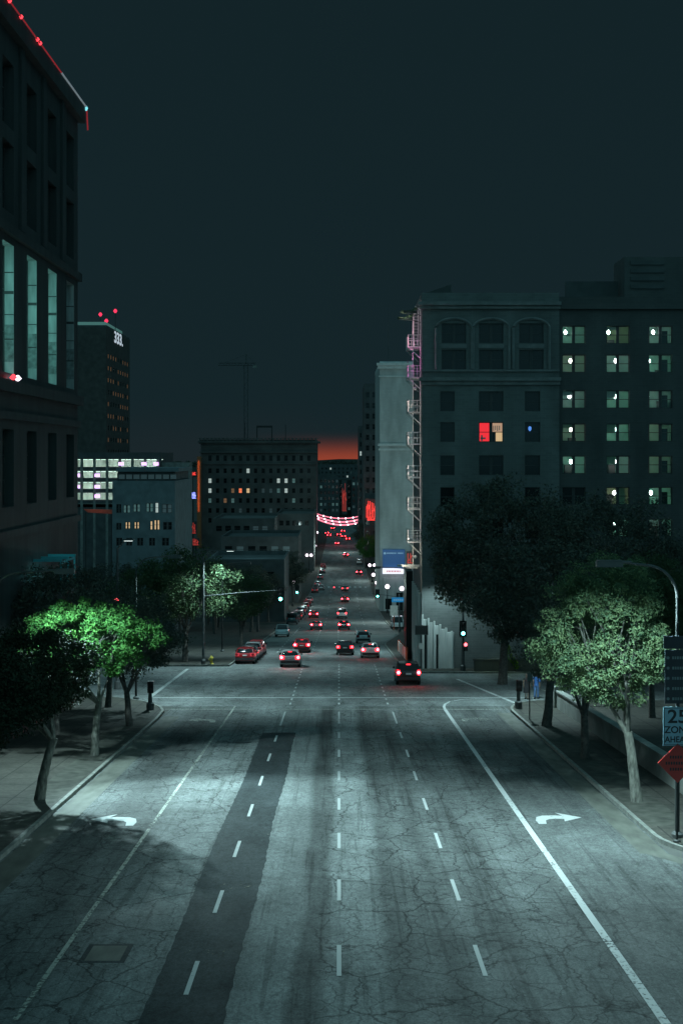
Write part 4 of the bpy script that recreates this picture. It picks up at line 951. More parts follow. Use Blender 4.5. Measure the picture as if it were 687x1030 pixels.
# --- end of the street
def tallb(label, px0, px1, y0, dep, pyt, m, cols, rows, litp, lm=('win_dimblue','win_teal'), side='R', name='city_block', style='dh', gap=3.6, top=3.):
    x0, x1 = wx(px0,y0), wx(px1,y0); zt = wz(pyt,y0); W_ = x1-x0
    us = [W_*(i+.5)/cols for i in range(cols)]; zs = [zt-top-gap*j for j in range(rows)]
    fw = grid(us, zs, min(1.6, W_/cols*.55), gap*.5, lambda i, j: M[lm[rnd.randrange(len(lm))]] if rnd.random() < litp else M['glass'])
    return building(name, label, 'building', x0, x1, y0, y0+dep, zt, m, fw, (), side, .3, style)
tallb('dark block with pale window columns straight above the garland', 309, 341, 880, 30, 479, M['darkwall'], 8, 6, .45)
tallb('dark block with faint red face right of the pale window columns', 341.5, 353, 900, 30, 484, M['brownwall'], 3, 5, .1)
tallb('dark block behind the white mast at the street end', 353.5, 386, 890, 30, 476, M['darkwall'], 7, 6, .12)
tallb('low skyline block glimpsed left of the street end, behind', 322, 360, 1300, 40, 468, M['darkwall'], 9, 4, .2, ('win_white','win_teal'))
t, loc = tallb('tall dark building with pinkish lit windows behind the grey one', 366.5, 386, 480, 40, 388, M['darkwall'], 3, 18, .06, ('win_white','win_cream'), 'L')
tallb('slim dark building left of the tall one with pink lit windows', 361, 372, 560, 30, 430, M['darkwall'], 3, 10, .05, ('win_white','win_cream'), 'L')
neon('tall red vertical neon sign above the garland', 346.5, 500, 870, 2.6, 17, 'neon_dim')
neon('bright red neon entrance sign right of the garland', 373.5, 512, 476, 3.4, 5.5, 'neon_red')
neon('long low red neon bar below the bright entrance sign', 375, 522, 475, 3.6, .8, 'neon_red')
point(None, (wx(373,470), 470, wz(516,470)), 700, (1,.1,.06), .5)
for px, py, Y in ((377.5,456,478.5),(378,468,478.5),(376,459,478.5),(380,470,478.5)): pass
t = thing('light_mast', 'white lit mast with crosshead standing at the street end', 'mast', (wx(364,610), 610, zg(610)))
Hm = wz(464,610)-zg(610); b = MB(); b.tube([(0,0,0),(0,0,Hm)], [.55,.4], 8); b.build('pole', M['steel'], t)
b = MB(); b.tube([(0,-.0,Hm*.66),(0,0,Hm*.93)], .62, 8); b.build('light_sleeve', M['mastwhite'], t)
b = MB(); b.box(-1.9,1.9,-.4,.4,Hm,Hm+.9); b.tube([(-1.8,0,Hm-1.6),(-1.8,0,Hm)], .15, 6); b.tube([(1.8,0,Hm-1.6),(1.8,0,Hm)], .15, 6); b.build('crosshead', M['concrete'], t)
# garland banner across the street
Y = 606.; t = thing('light_garland', 'pink red light garland sagging across the street in rows', 'light garland', (wx(344,Y), Y, zg(Y)))
zz = lambda py: wz(py,Y)-zg(Y)
half = 11.0
rows = ((516.5,521.5),(519,525),(521.5,528))
for k, (pe, pm) in enumerate(rows):
    b = MB(); pts = [(half*(i/14*2-1), 0, zz(pe+(pm-pe)*(1-(i/14*2-1)**2))) for i in range(15)]
    b.tube(pts, .36 if k else .22, 6); b.build('light_rope', M['garland'], t)
    for i in range(0, 15, 2): 
        p = pts[i]; bulbs = MB(); bulbs.lathe((p[0]+k*.5, -.45, p[2]), [(.1,-.35),(.36,0),(.1,.35)], 6); bulbs.build('bulb', M['garland_b'], t)
b = MB()
for s in (-1,1): b.tube([(s*(half+.3),0,0),(s*(half+.3),0,zz(513))], .25, 6)
b.build('support_post', M['dsteel'], t)
point(t, (0,-4,zz(524)), 700, (1,.3,.4), .5)
for i, (px,py) in enumerate(((368,519),(366,523),(320,520))):
    pass

# --- light grey building
y0 = 310.; x0, x1 = wx(382,y0), wx(430,y0); zt = wz(367,y0)
t, loc = building('grey_building', 'tall pale grey building with cornice and blank side, shop at its foot', 'building', x0, x1, y0, y0+40, zt, M['grey'], [], [], 'L', .3, 'dh', 0, M['greytrim'])
boxes(t, loc, 'cornice', M['greytrim'], [(x0-.7,x1,y0-.8,y0-.003,zt-.1,zt+.45),(x0-.45,x1,y0-.5,y0-.003,zt-.8,zt-.103),(x0-.25,x1,y0-.25,y0-.003,zt-2.6,zt-2.3)])
boxes(t, loc, 'string_course', M['greytrim'], [(x0-.4,x1,y0-.45,y0-.003,wz(448.5,y0),wz(446,y0)),(x0-.25,x1,y0-.25,y0-.003,wz(453,y0),wz(451,y0))])
boxes(t, loc, 'shopfront', M['whitewall'], [(wx(386,y0),wx(407,y0),y0-.5,y0-.003,zg(y0),wz(581,y0))])
boxes(t, loc, 'shop_window', M['glass'], [(wx(387.5,y0),wx(394,y0),y0-.56,y0-.51,zg(y0)+.6,wz(602,y0)),(wx(398.5,y0),wx(405.5,y0),y0-.56,y0-.51,zg(y0)+.3,wz(596,y0))])
b = MB(); P = Vector((wx(391,y0), y0+3, zt+.45))-loc; b.tube([P, P+Vector((0,0,wz(307,y0)-zt))], [.11,.05], 6); b.build('roof_mast', M['steel'], t)
spot(None, (wx(392,262), 262, zg(262)+5.2), 10500, (.72,1,.96), 62, .35, .25, (R(121),0,R(-4)))
t = thing('shop_sign', 'dark blue lit shop sign with faint pale lettering on the grey building', 'shop sign', (wx(396,309), 309, wz(562,309)))
b = MB(); b.box(-2.4,2.4,-.3,.1,-2.2,2.0); b.build('panel', M['bluesign'], t)
b = MB(); b.lathe((-1.95,-.32,1.2), [(.26,0),(.26,-.05)], 12, 'y')
x = -1.5
while x < 1.9:
    w = rnd.uniform(.12,.24)
    if abs(x-.55) > .2: b.box(x, x+w, -.36, -.31, 1.08, 1.34)
    x += w+.07
b.build('lettering', M['bluetext'], t)
t = thing('lightbox_sign', 'white glowing lightbox sign with red print under the blue shop sign', 'shop sign', (wx(396,308), 308, wz(574.5,308)))
b = MB(); b.box(-2.4,2.4,-.2,.5,-.6,.6); b.build('box', M['whitesign'], t)
b = MB()
for i in range(9): b.box(-1.5+i*.34,-1.5+i*.34+.2,-.25,-.21,-.22,.16)
b.build('lettering', M['neon_dim'], t)
neon('small red neon grid sign right of the blue shop sign', 413.5, 561, 300, 1.6, 2.2, 'neon_dim')

# --- old hotel and its wing
y0 = 122.; x0, x1 = 7.1, 18.9; zt = wz(300,y0)
hw = []
cent = (9.85, 13.05, 16.5); rows_ = (335, 361.5, 403.5, 434.5, 468, 500, 532, 563)
for i, c in enumerate(cent):
    for j, r in enumerate(rows_):
        m = M['glass']; st = 'dh2'; w = 1.0 if (i != 1 and j > 1) else 1.05
        if i == 0 and j > 1: c2 = c-.55; w = .62
        elif i == 2 and j > 1: c2 = c+.1; w = .66
        else: c2 = c
        if (i, j) == (1, 3): m = None
        if (i, j) == (2, 3): m = M['glass']
        hw.append((c2-x0-w, c2-x0+w, wz(r+10,y0), wz(r-10,y0), m, st if w > .9 else 'dh'))
zb0 = zg(y0)-1.5
t = thing('old_hotel', 'old brick hotel with arched top storeys, one red lit window and a white ground floor', 'building', (13, 130, zg(130)), 0, 'buildings'); loc = Vector(t.location)
b = MB(); shell(b, x0, x1, y0, y0+14.5, zb0, zt, ('F',)); facade(b, (x0,y0,0), (1,0,0), (0,-1,0), x1-x0, zb0, zt, [h[:4] for h in hw], .28)
b.v = [tuple(Vector(v)-loc) for v in b.v]; b.build('wall', M['hotel'], t)
for k, h in enumerate(hw):
    o = window(t, Vector((x0,y0,0))-loc, (1,0,0), (0,-1,0), h, .28, h[4] or M['glass'], h[5])
    if h[4] is None:     # the red lit window: four differently lit panes in front of the dark back
        o['label'] = 'red and cream lit double window'
        w = h[1]-h[0]; H = h[3]-h[2]
        for (u0,u1,v0,v1,m) in ((.07,w/2-.14,H/2+.03,H-.07,'win_red'),(.07,w/2-.14,.07,H/2-.03,'win_red'),(w/2+.14,w-.07,H/2+.03,H-.07,'win_cream'),(w/2+.42,w-.07,.07,H/2-.03,'win_warm')):
            b = MB(); b.quad((u0,.005,v0),(u1,.005,v0),(u1,.005,v1),(u0,.005,v1)); b.build('lit_pane', M[m], o)
        b = MB()
        for q in range(4): b.box(w/2+.2+q*.17,w/2+.27+q*.17,-.005,.0,H/2+.1+.06*(q % 2),H-.3)
        b.box(.15,.6,-.005,0,.25,.4); b.box(.2,.35,-.005,0,.1,.6)
        b.build('curtain_print', M['win_dimblue'], o)
P = Vector((wx(533,y0-.1), y0-.06, wz(431,y0)))-loc
b = MB(); b.lathe(P, [(.03,-.22),(.13,-.08),(.13,.12),(.03,.2)], 8); b.build('blue_lamp', M['win_blue'], t)
tr = M['hoteltrim']
boxes(t, loc, 'cornice', tr, [(x0-.35,x1+.1,y0-.5,y0-.003,wz(307,y0),wz(303.5,y0)),(x0-.2,x1+.05,y0-.28,y0-.003,wz(310.5,y0),wz(307.3,y0)),(x0-.25,x1+.1,y0-.32,y0-.003,wz(383,y0),wz(379.5,y0)),(x0-.12,x1+.05,y0-.16,y0-.003,wz(387,y0),wz(383.3,y0)),(x0-.1,x1,y0-.14,y0-.003,wz(373.5,y0),wz(371.5,y0))])
for c in cent:   # arched surrounds of the two top storeys
    b = MB(); rr = 1.55; zc_ = wz(330,y0)
    arcp = [(c+rr*math.cos(R(a)), y0-.08, zc_+rr*.55*math.sin(R(a))) for a in range(0,181,12)]
    arcp = [(c+rr,y0-.08,wz(371,y0))]+arcp+[(c-rr,y0-.08,wz(371,y0))]
    b.tube([Vector(p)-loc for p in arcp], .13, 6); b.build('arch_moulding', tr, t)
    boxes(t, loc, 'spandrel', tr, [(c-1.1,c+1.1,y0-.08,y0-.003,wz(350,y0),wz(346,y0))])
boxes(t, loc, 'parapet', M['hotel'], [(x0,x1,y0,y0+.4,zt+.003,zt+.5),(x0,x0+.4,y0+.41,y0+14.5,zt+.003,zt+.5)])
b = MB(); b.prism([(x0+.2-loc.x,zt+.5-loc.z),(x0+2.6-loc.x,zt+1.35-loc.z),(x0+2.6-loc.x,zt+.5-loc.z)], 1-loc.y+y0, 1.4-loc.y+y0); b.build('roof_sign_board', M['darkwall'], t)
for (px,py) in ((489,340),(503,338),(508,339),(494,357),(541,376)):
    boxes(t, loc, 'window_glint', M['win_dimblue'], [(wx(px-2,y0),wx(px+1.5,y0),y0-.012,y0-.005,wz(py+1,y0),wz(py-1,y0))]) if False else None
# white ground floor with pilasters
gz = zg(y0)+.15; gt = wz(604,y0)
boxes(t, loc, 'ground_floor', M['whitewall'], [(x0-.05+.56*i,x0+.51+.56*i-.002,y0-.18,y0-.003,gz-.4,gt-1.6-.28*i) for i in range(5)])
for i in range(6): boxes(t, loc, 'pilaster', M['whitewall'], [(x0+i*.5-.03,x0+i*.5+.14,y0-.36,y0-.183,gz-.35,gt-1.2-.28*i)])
boxes(t, loc, 'doorway', M['glass'], [(x0+.22+i*1.0,x0+.40+i*1.0,y0-.2,y0-.182,gz,gt-2.6-.3*i) for i in range(2)])
boxes(t, loc, 'annex', M['black'], [(6.45,7.08,136.6,141.6,zg(141)-.4,zg(138)+8.7)])
boxes(t, loc, 'flank_pilaster', M['whitewall'], [(x0-.25,x0-.053,y0+.4+i*2.2,y0+.9+i*2.2,gz-1.4,gt+.6) for i in range(6)])
# corner signs
t2 = thing('information_sign', 'boxy pale rimmed sign panel at the old hotel corner', 'sign', (7.0, 120.6, zg(120.6)+.15))
b = MB(); b.tube([(0,0,-.2),(0,0,3.8)], .05, 8); b.build('post', M['dsteel'], t2)
b = MB(); b.box(-.52,.52,-.06,-.03,3.0,3.7); b.build('panel', M['dsteel'], t2)
b = MB(); b.box(-.56,.56,-.062,-.02,3.70,3.76); b.box(-.56,.56,-.062,-.02,2.94,3.0); b.box(-.56,-.52,-.062,-.02,3,3.7); b.box(.52,.56,-.062,-.02,3,3.7); b.build('rim', M['steel'], t2)
b = MB(); b.box(-.22,.22,-.07,-.04,1.75,2.25); o = b.build('notice', M['barrier_w'], t2); o['label'] = 'small white notice plate'
# striped barrier beside the kerb
t2 = thing('striped_barrier', 'row of orange and white slats fencing the sidewalk behind the black car', 'barrier', (6.25, 132, zg(132)+.15))
b = MB(); b.cur = 0; n = 9
for i in range(n):
    y = i*2.1; b.cur = i % 2; d0 = zg(132+y)-zg(132); d1 = zg(134.1+y)-zg(132)
    b.add([(-.03,y,d0+.1),(.03,y,d0+.1),(.03,y+2.1,d1+.1),(-.03,y+2.1,d1+.1),(-.03,y,d0+1.2),(.03,y,d0+1.2),(.03,y+2.1,d1+1.2),(-.03,y+2.1,d1+1.2)],[(4,5,6,7),(0,1,5,4),(1,2,6,5),(2,3,7,6),(3,0,4,7)])
b.build('panels', [M['barrier_o'], M['barrier_w']], t2)
for i in range(n+1):
    y = i*2.1; dz = zg(132+y)-zg(132); b = MB(); b.tube([(0.09,y,dz),(0.09,y,dz+1.3)], .04, 6); b.build('post', M['barrier_o'], t2)
# fire escape
t = thing('fire_escape', 'white iron fire escape zigzagging down the old hotel side, pink lit near the top', 'fire escape', (6.5, 124.5, zg(124.5))); loc = Vector(t.location)
lev = (348, 379, 414, 446, 480, 512, 545); yA, yB = 122.6, 126.6; xa, xb = 5.98, 7.06
F = M['whitetrim']
V = lambda x, y, z: Vector((x,y,z))-loc
for k, py in enumerate(lev):
    z = wz(py, 122.6)
    boxes(t, loc, 'platform', F, [(xa,xb,yA,yB,z-.09,z)])
    b = MB()
    for zz_ in (z+.5, z+.98): b.tube([V(xb,yA,zz_),V(xa,yA,zz_),V(xa,yB,zz_),V(xb,yB,zz_)], .028, 5)
    for i in range(5): b.tube([V(xa+.02+i*.25,yA,z),V(xa+.02+i*.25,yA,z+.98)], .016 if i else .03, 4)
    for i in range(1,9): b.tube([V(xa,yA+i*.5,z),V(xa,yA+i*.5,z+.98)], .016, 4)
    b.build('railing', F, t)
    for yy in (yA+.05,yB-.05): b = MB(); b.tube([V(xa,yy,z-.07),V(xb,yy,z-1.1)], .04, 5); b.build('bracket', F, t)
    if k < len(lev)-1:
        z2 = wz(lev[k+1], 122.6); b = MB()
        for dy in (0,.42): b.tube([V(6.42,yA+.5+dy,z),V(6.42,yA+.5+dy,z2)], .03, 5)
        for i in range(8):
            f = (i+.5)/8; b.tube([V(6.42,yA+.5,z+(z2-z)*f),V(6.42,yA+.92,z+(z2-z)*f)], .018, 4)
        b.build('ladder', F, t)
b = MB(); zt_ = wz(303,122.6)
b.tube([V(xb-.05,yA+.02,wz(555,122.6)),V(xb-.05,yA+.02,zt_)], .04, 6); b.tube([V(6.38,yA+.04,wz(568,122.6)),V(6.38,yA+.04,wz(318,122.6))], .035, 6); b.build('standpipe', F, t)
b = MB()
for dx in (0,.4): b.tube([V(6.45+dx,yA+.3,wz(348,122.6)),V(6.45+dx,yA+.3,wz(312,122.6)),V(6.6+dx,yA+.5,wz(307,122.6)),V(7.0+dx,yA+.8,wz(310,122.6))], .035, 5)
for i in range(11): b.tube([V(6.45,yA+.3,wz(346-i*3.1,122.6)),V(6.85,yA+.3,wz(346-i*3.1,122.6))], .02, 4)
b.build('roof_ladder', F, t)
boxes(t, loc, 'drop_beam', F, [(wx(399,124),wx(421,124),yA+.1,yA+.35,wz(569,124),wz(567,124)),(wx(405,124),wx(420,124),yA+1,yA+1.2,wz(571.5,124),wz(570.4,124))])
for zpy, c, p in ((340,(1,.5,.7),60),(366,(1,.25,.75),60),(404,(1,.8,.76),45),(440,(1,.85,.8),45),(474,(1,.85,.8),50),(508,(1,.87,.8),50),(542,(1,.88,.8),55),(564,(1,.95,.75),50),(316,(1,.8,.85),40)):  # added lamps that brighten the fire escape, each with a small shade box
    z = wz(zpy,122.6); hd = boxes(t, loc, 'added_lamp_shade', M['lampshell'], [(5.86,5.96,122.42,122.56,z+.12,z+.2)])
    spot(t, V(5.1, 122.3, z), p*1.9, c, 130, .3, .08, (0,R(-90),0))
b = MB()
for k, py in enumerate((345,480)): b.lathe(V(6.55,122.3,wz(391 if k == 0 else 560,122.6)), [(.02,-.14),(.15,-.05),(.15,.06),(.02,.16)], 8)
b.build('added_lamp_body', M['whitetrim'], t)  # added lamp bodies, giving no light themselves
for i, (px, py) in enumerate(((410,313),(406,320))):
    tp = thing('hanging_plant', 'leafy plant box %s by the top of the fire escape' % ('upper, against the roof ladder' if i == 0 else 'lower, jutting farthest left'), 'plant', (wx(px+2,122.3), 122.3, wz(py,122.3)), 0, 'plant boxes on the fire escape')
    b = MB(); b.prism([(-.62,-.12+.0),(.62,-.18),(.62,.02),(-.7,.08)], -.14, .14); b.tube([(.5,0,-.1),(7.05-wx(px+2,122.3),.3,-.35)], .03, 5); b.build('trough', M['dsteel'], tp)
    cm = leaf_mesh([(-.6+.2*j, 0, .0-.05*j*(3-j)*.3, .2) for j in range(7)], 40, .06, .5, 90+i); cm.materials.append(M['leafR']); link('foliage', cm, tp)
    point(tp, (-.2,-.5,-.5), 3.5, (.85,1,.75), .05)
# wing with lit rooms
y0 = 122.4; x0, x1 = 18.92, 36.; zt = wz(305,y0)
t = thing('hotel_wing', 'dark brick wing with columns of green lit twin windows at right edge', 'building', (27, 132, zg(132)), 0, 'buildings'); loc = Vector(t.location)
cent = (20.22, 24.02, 27.7, 31.45); rows_ = (336.5, 365.5, 401.5, 435, 467.5, 499, 531)
hw = [(c-x0-1.0,c-x0+1.0,wz(r+9,y0),wz(r-9,y0),i,j) for i, c in enumerate(cent) for j, r in enumerate(rows_)]
b = MB(); shell(b, x0, x1, y0, y0+14, zg(y0)-1.5, zt, ('F',)); facade(b, (x0,y0,0), (1,0,0), (0,-1,0), x1-x0, zg(y0)-1.5, zt, [h[:4] for h in hw], .3)
b.v = [tuple(Vector(v)-loc) for v in b.v]; b.build('wall', M['wing'], t)
for h in hw:
    i, j = h[4], h[5]
    lit_ = not (i == 0 and j >= 5)
    o = window(t, Vector((x0,y0,0))-loc, (1,0,0), (0,-1,0), h, .3, M['clear'] if lit_ else M['glass'], 'dh2')
    if not lit_: continue
    w = h[1]-h[0]; H = h[3]-h[2]; b = MB()   # room behind the window, open to it
    y_a, y_b = .10, 2.1; xa_, xb_, za_, zb_ = -.35, w+.35, -.5, H+.35
    b.quad((xa_,y_b,za_),(xb_,y_b,za_),(xb_,y_b,zb_),(xa_,y_b,zb_)); b.quad((xa_,y_a,za_),(xa_,y_b,za_),(xa_,y_b,zb_),(xa_,y_a,zb_)); b.quad((xb_,y_b,za_),(xb_,y_a,za_),(xb_,y_a,zb_),(xb_,y_b,zb_))
    b.quad((xa_,y_a,zb_),(xa_,y_b,zb_),(xb_,y_b,zb_),(xb_,y_a,zb_)); b.quad((xa_,y_a,za_),(xb_,y_a,za_),(xb_,y_b,za_),(xa_,y_b,za_))
    b.build('room', M['room2'] if (i, j) in ((1,0),(1,5)) else M['room'], o)
    lx = {0:(.38,.8,.72,.85,.85),1:(.3,.92,.88,.88,.88,.8,.8),2:(.5,.12,.05,.03,.05,.3,.05),3:(.4,.5,.6,.3,.4,.5,.6)}[i][j]
    b = MB(); b.lathe((lx, .45, H*.68), [(.02,-.19),(.09,-.13),(.13,.0),(.09,.13),(.02,.19)], 10); b.build('room_lamp', M[('roomlamp','roomlamp','roomlamp2','roomlamp3')[rnd.randrange(4)]], o)
    if i != 2 and rnd.random() < .45:   # roller blind part way down, or half drawn curtain
        b = MB(); hh = rnd.uniform(.15,.5)*H
        if rnd.random() < .6: b.box(.08,w/2-.15,.03,.05,H-hh,H-.08)
        else: b.box(w/2+.15,w/2+.15+rnd.uniform(.2,.6),.03,.06,.08,H-.08)
        b.build('curtain', M['curtain'] if rnd.random() < .5 else M['room2'], o)
    if rnd.random() < .5:
        b = MB(); q = rnd.uniform(.1,1.2); b.box(q,q+.6,1.2,1.9,-.4,rnd.uniform(.3,.9)); b.build('furniture', M['brownwall'], o)
    if i == 2:
        b = MB(); b.box(w/2+.16,w-.36,.03,.06,.08,H-.42); b.build('blind', M['blind'], o)
    if (i, j) == (1, 6):
        b = MB(); b.box(.09,w/2-.34,.03,.06,.08,H-.1); b.build('blind', M['blind'], o)
boxes(t, loc, 'cornice', M['wing'], [(x0+.1,x1,y0-.3,y0-.003,zt-.5,zt)])
boxes(t, loc, 'parapet', M['wing'], [(x0,x1,y0,y0+.4,zt+.003,zt+.6)])
yy = 131.
boxes(t, loc, 'roof_plant_room', M['wing'], [(wx(628,yy),wx(700,yy),yy,yy+5,zt+.003,wz(258,yy))])
boxes(t, loc, 'louvre', M['darkwall'], [(wx(634,yy),wx(668,yy),yy-.12,yy-.004,wz(262+i*8+4,yy),wz(262+i*8,yy)) for i in range(4)])
boxes(t, loc, 'roof_screen', M['darkwall'], [(wx(572,yy),wx(626,yy),yy+2,yy+2.2,zt+.003,wz(280,yy))])
# vine over a low planter wall at the right corner
t = thing('planter_wall', 'low dark wall by the right corner signal with a vine over it', 'wall', (14.5, 118.9, zg(118.9)+.15))
b = MB(); b.box(-3.2,6,0,.35,-.2,.9); b.box(-3.3,6,-.06,.41,.902,1.0); b.build('wall', M['darkwall'], t)
t = thing('trailing_vine', 'yellow green lit vine hanging on the wall by the right corner signal', 'vine', (wx(513,118), 118.5, zg(118.5)+.15))
cm = leaf_mesh([(-.5+.12*j+.1*math.sin(j), .1, 2.6-.25*j, .32) for j in range(10)], 60, .07, .5, 77); cm.materials.append(M['vine']); link('foliage', cm, t)
b = MB(); b.tube([(-.3,.15,2.6),(.2,.15,1.4),(.6,.15,-.1)], [.03,.05,.07], 6); b.build('stem', M['darkbark'], t)
spot(t, (-1.2,-2.5,5.2), 120, (.8,1,.5), 60, .5, .1, (R(28),R(-10),0))

# ------------------------------------------------------------------ hills and distant ground
b = MB(); xs = [-2400+i*40 for i in range(121)]; r2 = random.Random(3)
top = [ (wz(463.5, 2600)+ 5*math.sin(x*.004)+3*math.sin(x*.013+1)+r2.uniform(-1.5,1.5)) for x in xs]
for (xa_, za_), (xb_, zb_) in zip(zip(xs, top), zip(xs[1:], top[1:])):
    b.quad((xa_,2600,0),(xb_,2600,0),(xb_,2750,zb_),(xa_,2750,za_)); b.quad((xa_,2750,za_),(xb_,2750,zb_),(xb_,3300,0),(xa_,3300,0))
struct(b.build('hills', M['hill'], None, True, None, 80))
cents = [(r2.uniform(-400,400), r2.uniform(2500,2640), wz(464.5,2600)-r2.uniform(0,6), r2.uniform(3,6)) for _ in range(420)]
cm = leaf_mesh(cents, 40, 1.4, .6, 5); cm.materials.append(M['leafD']); o = link('woods', cm); o['kind'] = 'stuff'; o['label'] = 'dark line of far trees on the horizon under the sunset glow'; o['category'] = 'woods'

# ------------------------------------------------------------------ vehicles
def wheel_mesh(r, w):
    a = MB(); a.lathe((0,0,0), [(r*.62,-w/2),(r*.95,-w/2),(r,-w*.3),(r,w*.3),(r*.95,w/2),(r*.62,w/2)], 20, 'x')
    c = MB(); c.lathe((0,0,0), [(r*.2,-w/2-.01),(r*.6,-w/2-.012),(r*.6,w/2+.012),(r*.2,w/2+.01)], 20, 'x')
    for k in range(5):
        t = 2*math.pi*k/5
        for s in (-1,1): c.tube([(s*(w/2+.02),.0,.0),(s*(w/2+.02),r*.55*math.cos(t),r*.55*math.sin(t))], r*.07, 4)
    return a.mesh('tyre', M['tyre'], True), c.mesh('rim', M['rim'], True)
def loft(b, stations, ring):
    n = None; base = []
    for s in stations:
        r_ = ring(*s); n = len(r_); base.append(len(b.v)); b.v += r_
    for i in range(len(base)-1):
        for k in range(n):
            k2 = (k+1) % n
            b.f.append((base[i]+k, base[i]+k2, base[i+1]+k2, base[i+1]+k)); b.mi.append(b.cur)
    b.f.append(tuple(base[0]+k for k in range(n))[::-1]); b.mi.append(b.cur); b.f.append(tuple(base[-1]+k for k in range(n))); b.mi.append(b.cur)
def car_proto(kind):
    spec = {'sedan': dict(L=4.7, w=.91, low=[(-2.35,.42,.80,.74),(-2.3,.30,.98,.84),(-1.9,.22,1.04,.90),(-1.0,.20,.98,.91),(.6,.20,.96,.91),(1.5,.22,.90,.90),(2.1,.26,.80,.85),(2.35,.36,.66,.72)], cab=[(-1.75,1.00,1.03,.76,.70),(-1.05,.96,1.38,.80,.62),(-.2,.94,1.45,.80,.62),(.45,.94,1.40,.80,.62),(1.25,.92,.98,.76,.70)], wr=.32),
            'suv': dict(L=4.6, w=.93, low=[(-2.3,.50,.95,.80),(-2.24,.38,1.08,.88),(-1.8,.28,1.12,.93),(-.9,.25,1.08,.93),(.7,.25,1.06,.93),(1.5,.28,1.02,.92),(2.1,.32,.92,.87),(2.3,.42,.76,.76)], cab=[(-2.2,1.06,1.12,.82,.78),(-1.95,1.06,1.64,.83,.68),(-.6,1.04,1.70,.83,.67),(.3,1.04,1.66,.83,.67),(1.15,1.02,1.08,.80,.74)], wr=.36),
            'hatch': dict(L=4.2, w=.89, low=[(-2.1,.45,.88,.76),(-2.04,.32,1.0,.85),(-1.7,.24,1.03,.89),(-.8,.22,1.0,.89),(.6,.22,.97,.89),(1.4,.24,.92,.88),(1.95,.28,.82,.83),(2.1,.38,.7,.72)], cab=[(-2.0,1.0,1.05,.78,.73),(-1.6,.98,1.42,.79,.64),(-.5,.96,1.50,.79,.63),(.35,.96,1.45,.79,.63),(1.15,.94,1.0,.76,.70)], wr=.32),
            'van': dict(L=5.2, w=.98, low=[(-2.6,.45,1.1,.88),(-2.55,.36,1.2,.95),(-2.0,.30,1.22,.98),(0,.28,1.2,.98),(1.5,.28,1.16,.97),(2.2,.32,1.05,.93),(2.6,.42,.8,.82)], cab=[(-2.56,1.16,1.22,.92,.9),(-2.5,1.16,2.05,.93,.82),(-.6,1.16,2.12,.93,.82),(1.2,1.14,2.0,.93,.80),(2.1,1.08,1.14,.86,.82)], wr=.36)}[kind]
    t = thing(kind if kind != 'suv' else 'sport_utility_car', 'proto', 'car', (0,0,0), 0, 'cars heading down the street')
    t.name = {'sedan':'sedan_car','suv':'sport_utility_car','hatch':'hatchback_car','van':'van'}[kind]
    b = MB()
    def ring(y, zb, zt, w):
        zm = (zb+zt)/2
        h = [(w*.90,zb),(w*.98,zb+.10),(w,zm),(w*.975,zt-.10),(w*.90,zt-.02),(w*.55,zt+.012)]
        return [(x,y,z) for x,z in h]+[(-x,y,z) for x,z in h[::-1]]
    loft(b, spec['low'], ring); b.build('body', PAINT['silver'], t, True, None, 38)
    b = MB()
    def ring2(y, zb, zt, wb, wt):
        h = [(wb,zb-.05),(wb*.5+wt*.5+.02,(zb+zt)/2),(wt,zt-.03),(wt*.6,zt)]
        return [(x,y,z) for x,z in h]+[(-x,y,z) for x,z in h[::-1]]
    loft(b, spec['cab'], ring2); b.build('window_glass', M['carglass'], t, True, None, 50)
    b = MB(); c = spec['cab']
    def ring3(y, z, w): 
        h = [(w+.015,z-.05),(w+.01,z-.01),(w*.6,z+.022)]
        return [(x,y,zz) for x,zz in h]+[(-x,y,zz) for x,zz in h[::-1]]
    rs = [(c[1][0]-.03,c[1][2]-.02,c[1][4]),(c[2][0],c[2][2],c[2][4]),(c[3][0]+.03,c[3][2]-.01,c[3][4])]
    loft(b, rs, ring3)
    for s in (-1,1):
        b.tube([(s*(c[0][3]+.005),c[0][0],c[0][1]-.02),(s*(c[1][4]+.015),c[1][0],c[1][2]-.02)], .05, 5); b.tube([(s*(c[4][3]+.005),c[4][0],c[4][1]-.02),(s*(c[3][4]+.015),c[3][0],c[3][2]-.02)], .04, 5)
        ym = (c[1][0]+c[3][0])/2; b.tube([(s*(c[2][3]+.01),ym-.08,c[2][1]-.05),(s*(c[2][4]+.02),ym,c[2][2]-.03)], .04, 5)
    b.build('roof', PAINT['silver'], t, True, None, 45)
    wm, rm = wheel_mesh(spec['wr'], .22)
    for sx in (-1,1):
        for y in (-spec['L']*.29, spec['L']*.30):
            o = link('wheel', wm, t, (sx*(spec['w']-.11), y, spec['wr'])); link('rim', rm, o)
    yr = spec['low'][0][0]; zl = spec['low'][1][2]; w0 = spec['low'][1][3]
    for s in (-1,1):
        b = MB()
        if kind in ('suv','van'): b.box(min(s*w0*.99,s*w0*.74), max(s*w0*.99,s*w0*.74), yr-.05, yr+.22, zl-.28, zl+.08)
        else: b.box(min(s*w0*1.0,s*w0*.58), max(s*w0*1.0,s*w0*.58), yr-.05, yr+.22, zl-.28, zl+.02)
        tl = b.build('tail_light', M['tail_on'], t)
        xc_, zc__ = s*w0*.86, (zl-.12 if kind not in ('suv','van') else zl-.1)
        b = MB(); b.lathe((xc_, yr-.05, zc__), [(.12,.0),(.11,-.02),(.06,-.03)], 12, 'y'); b.build('tail_bulb', M['tail_core'], tl)
        b = MB(); yf = spec['low'][-1][0]; zf = spec['low'][-2][2]; wf = spec['low'][-2][3]
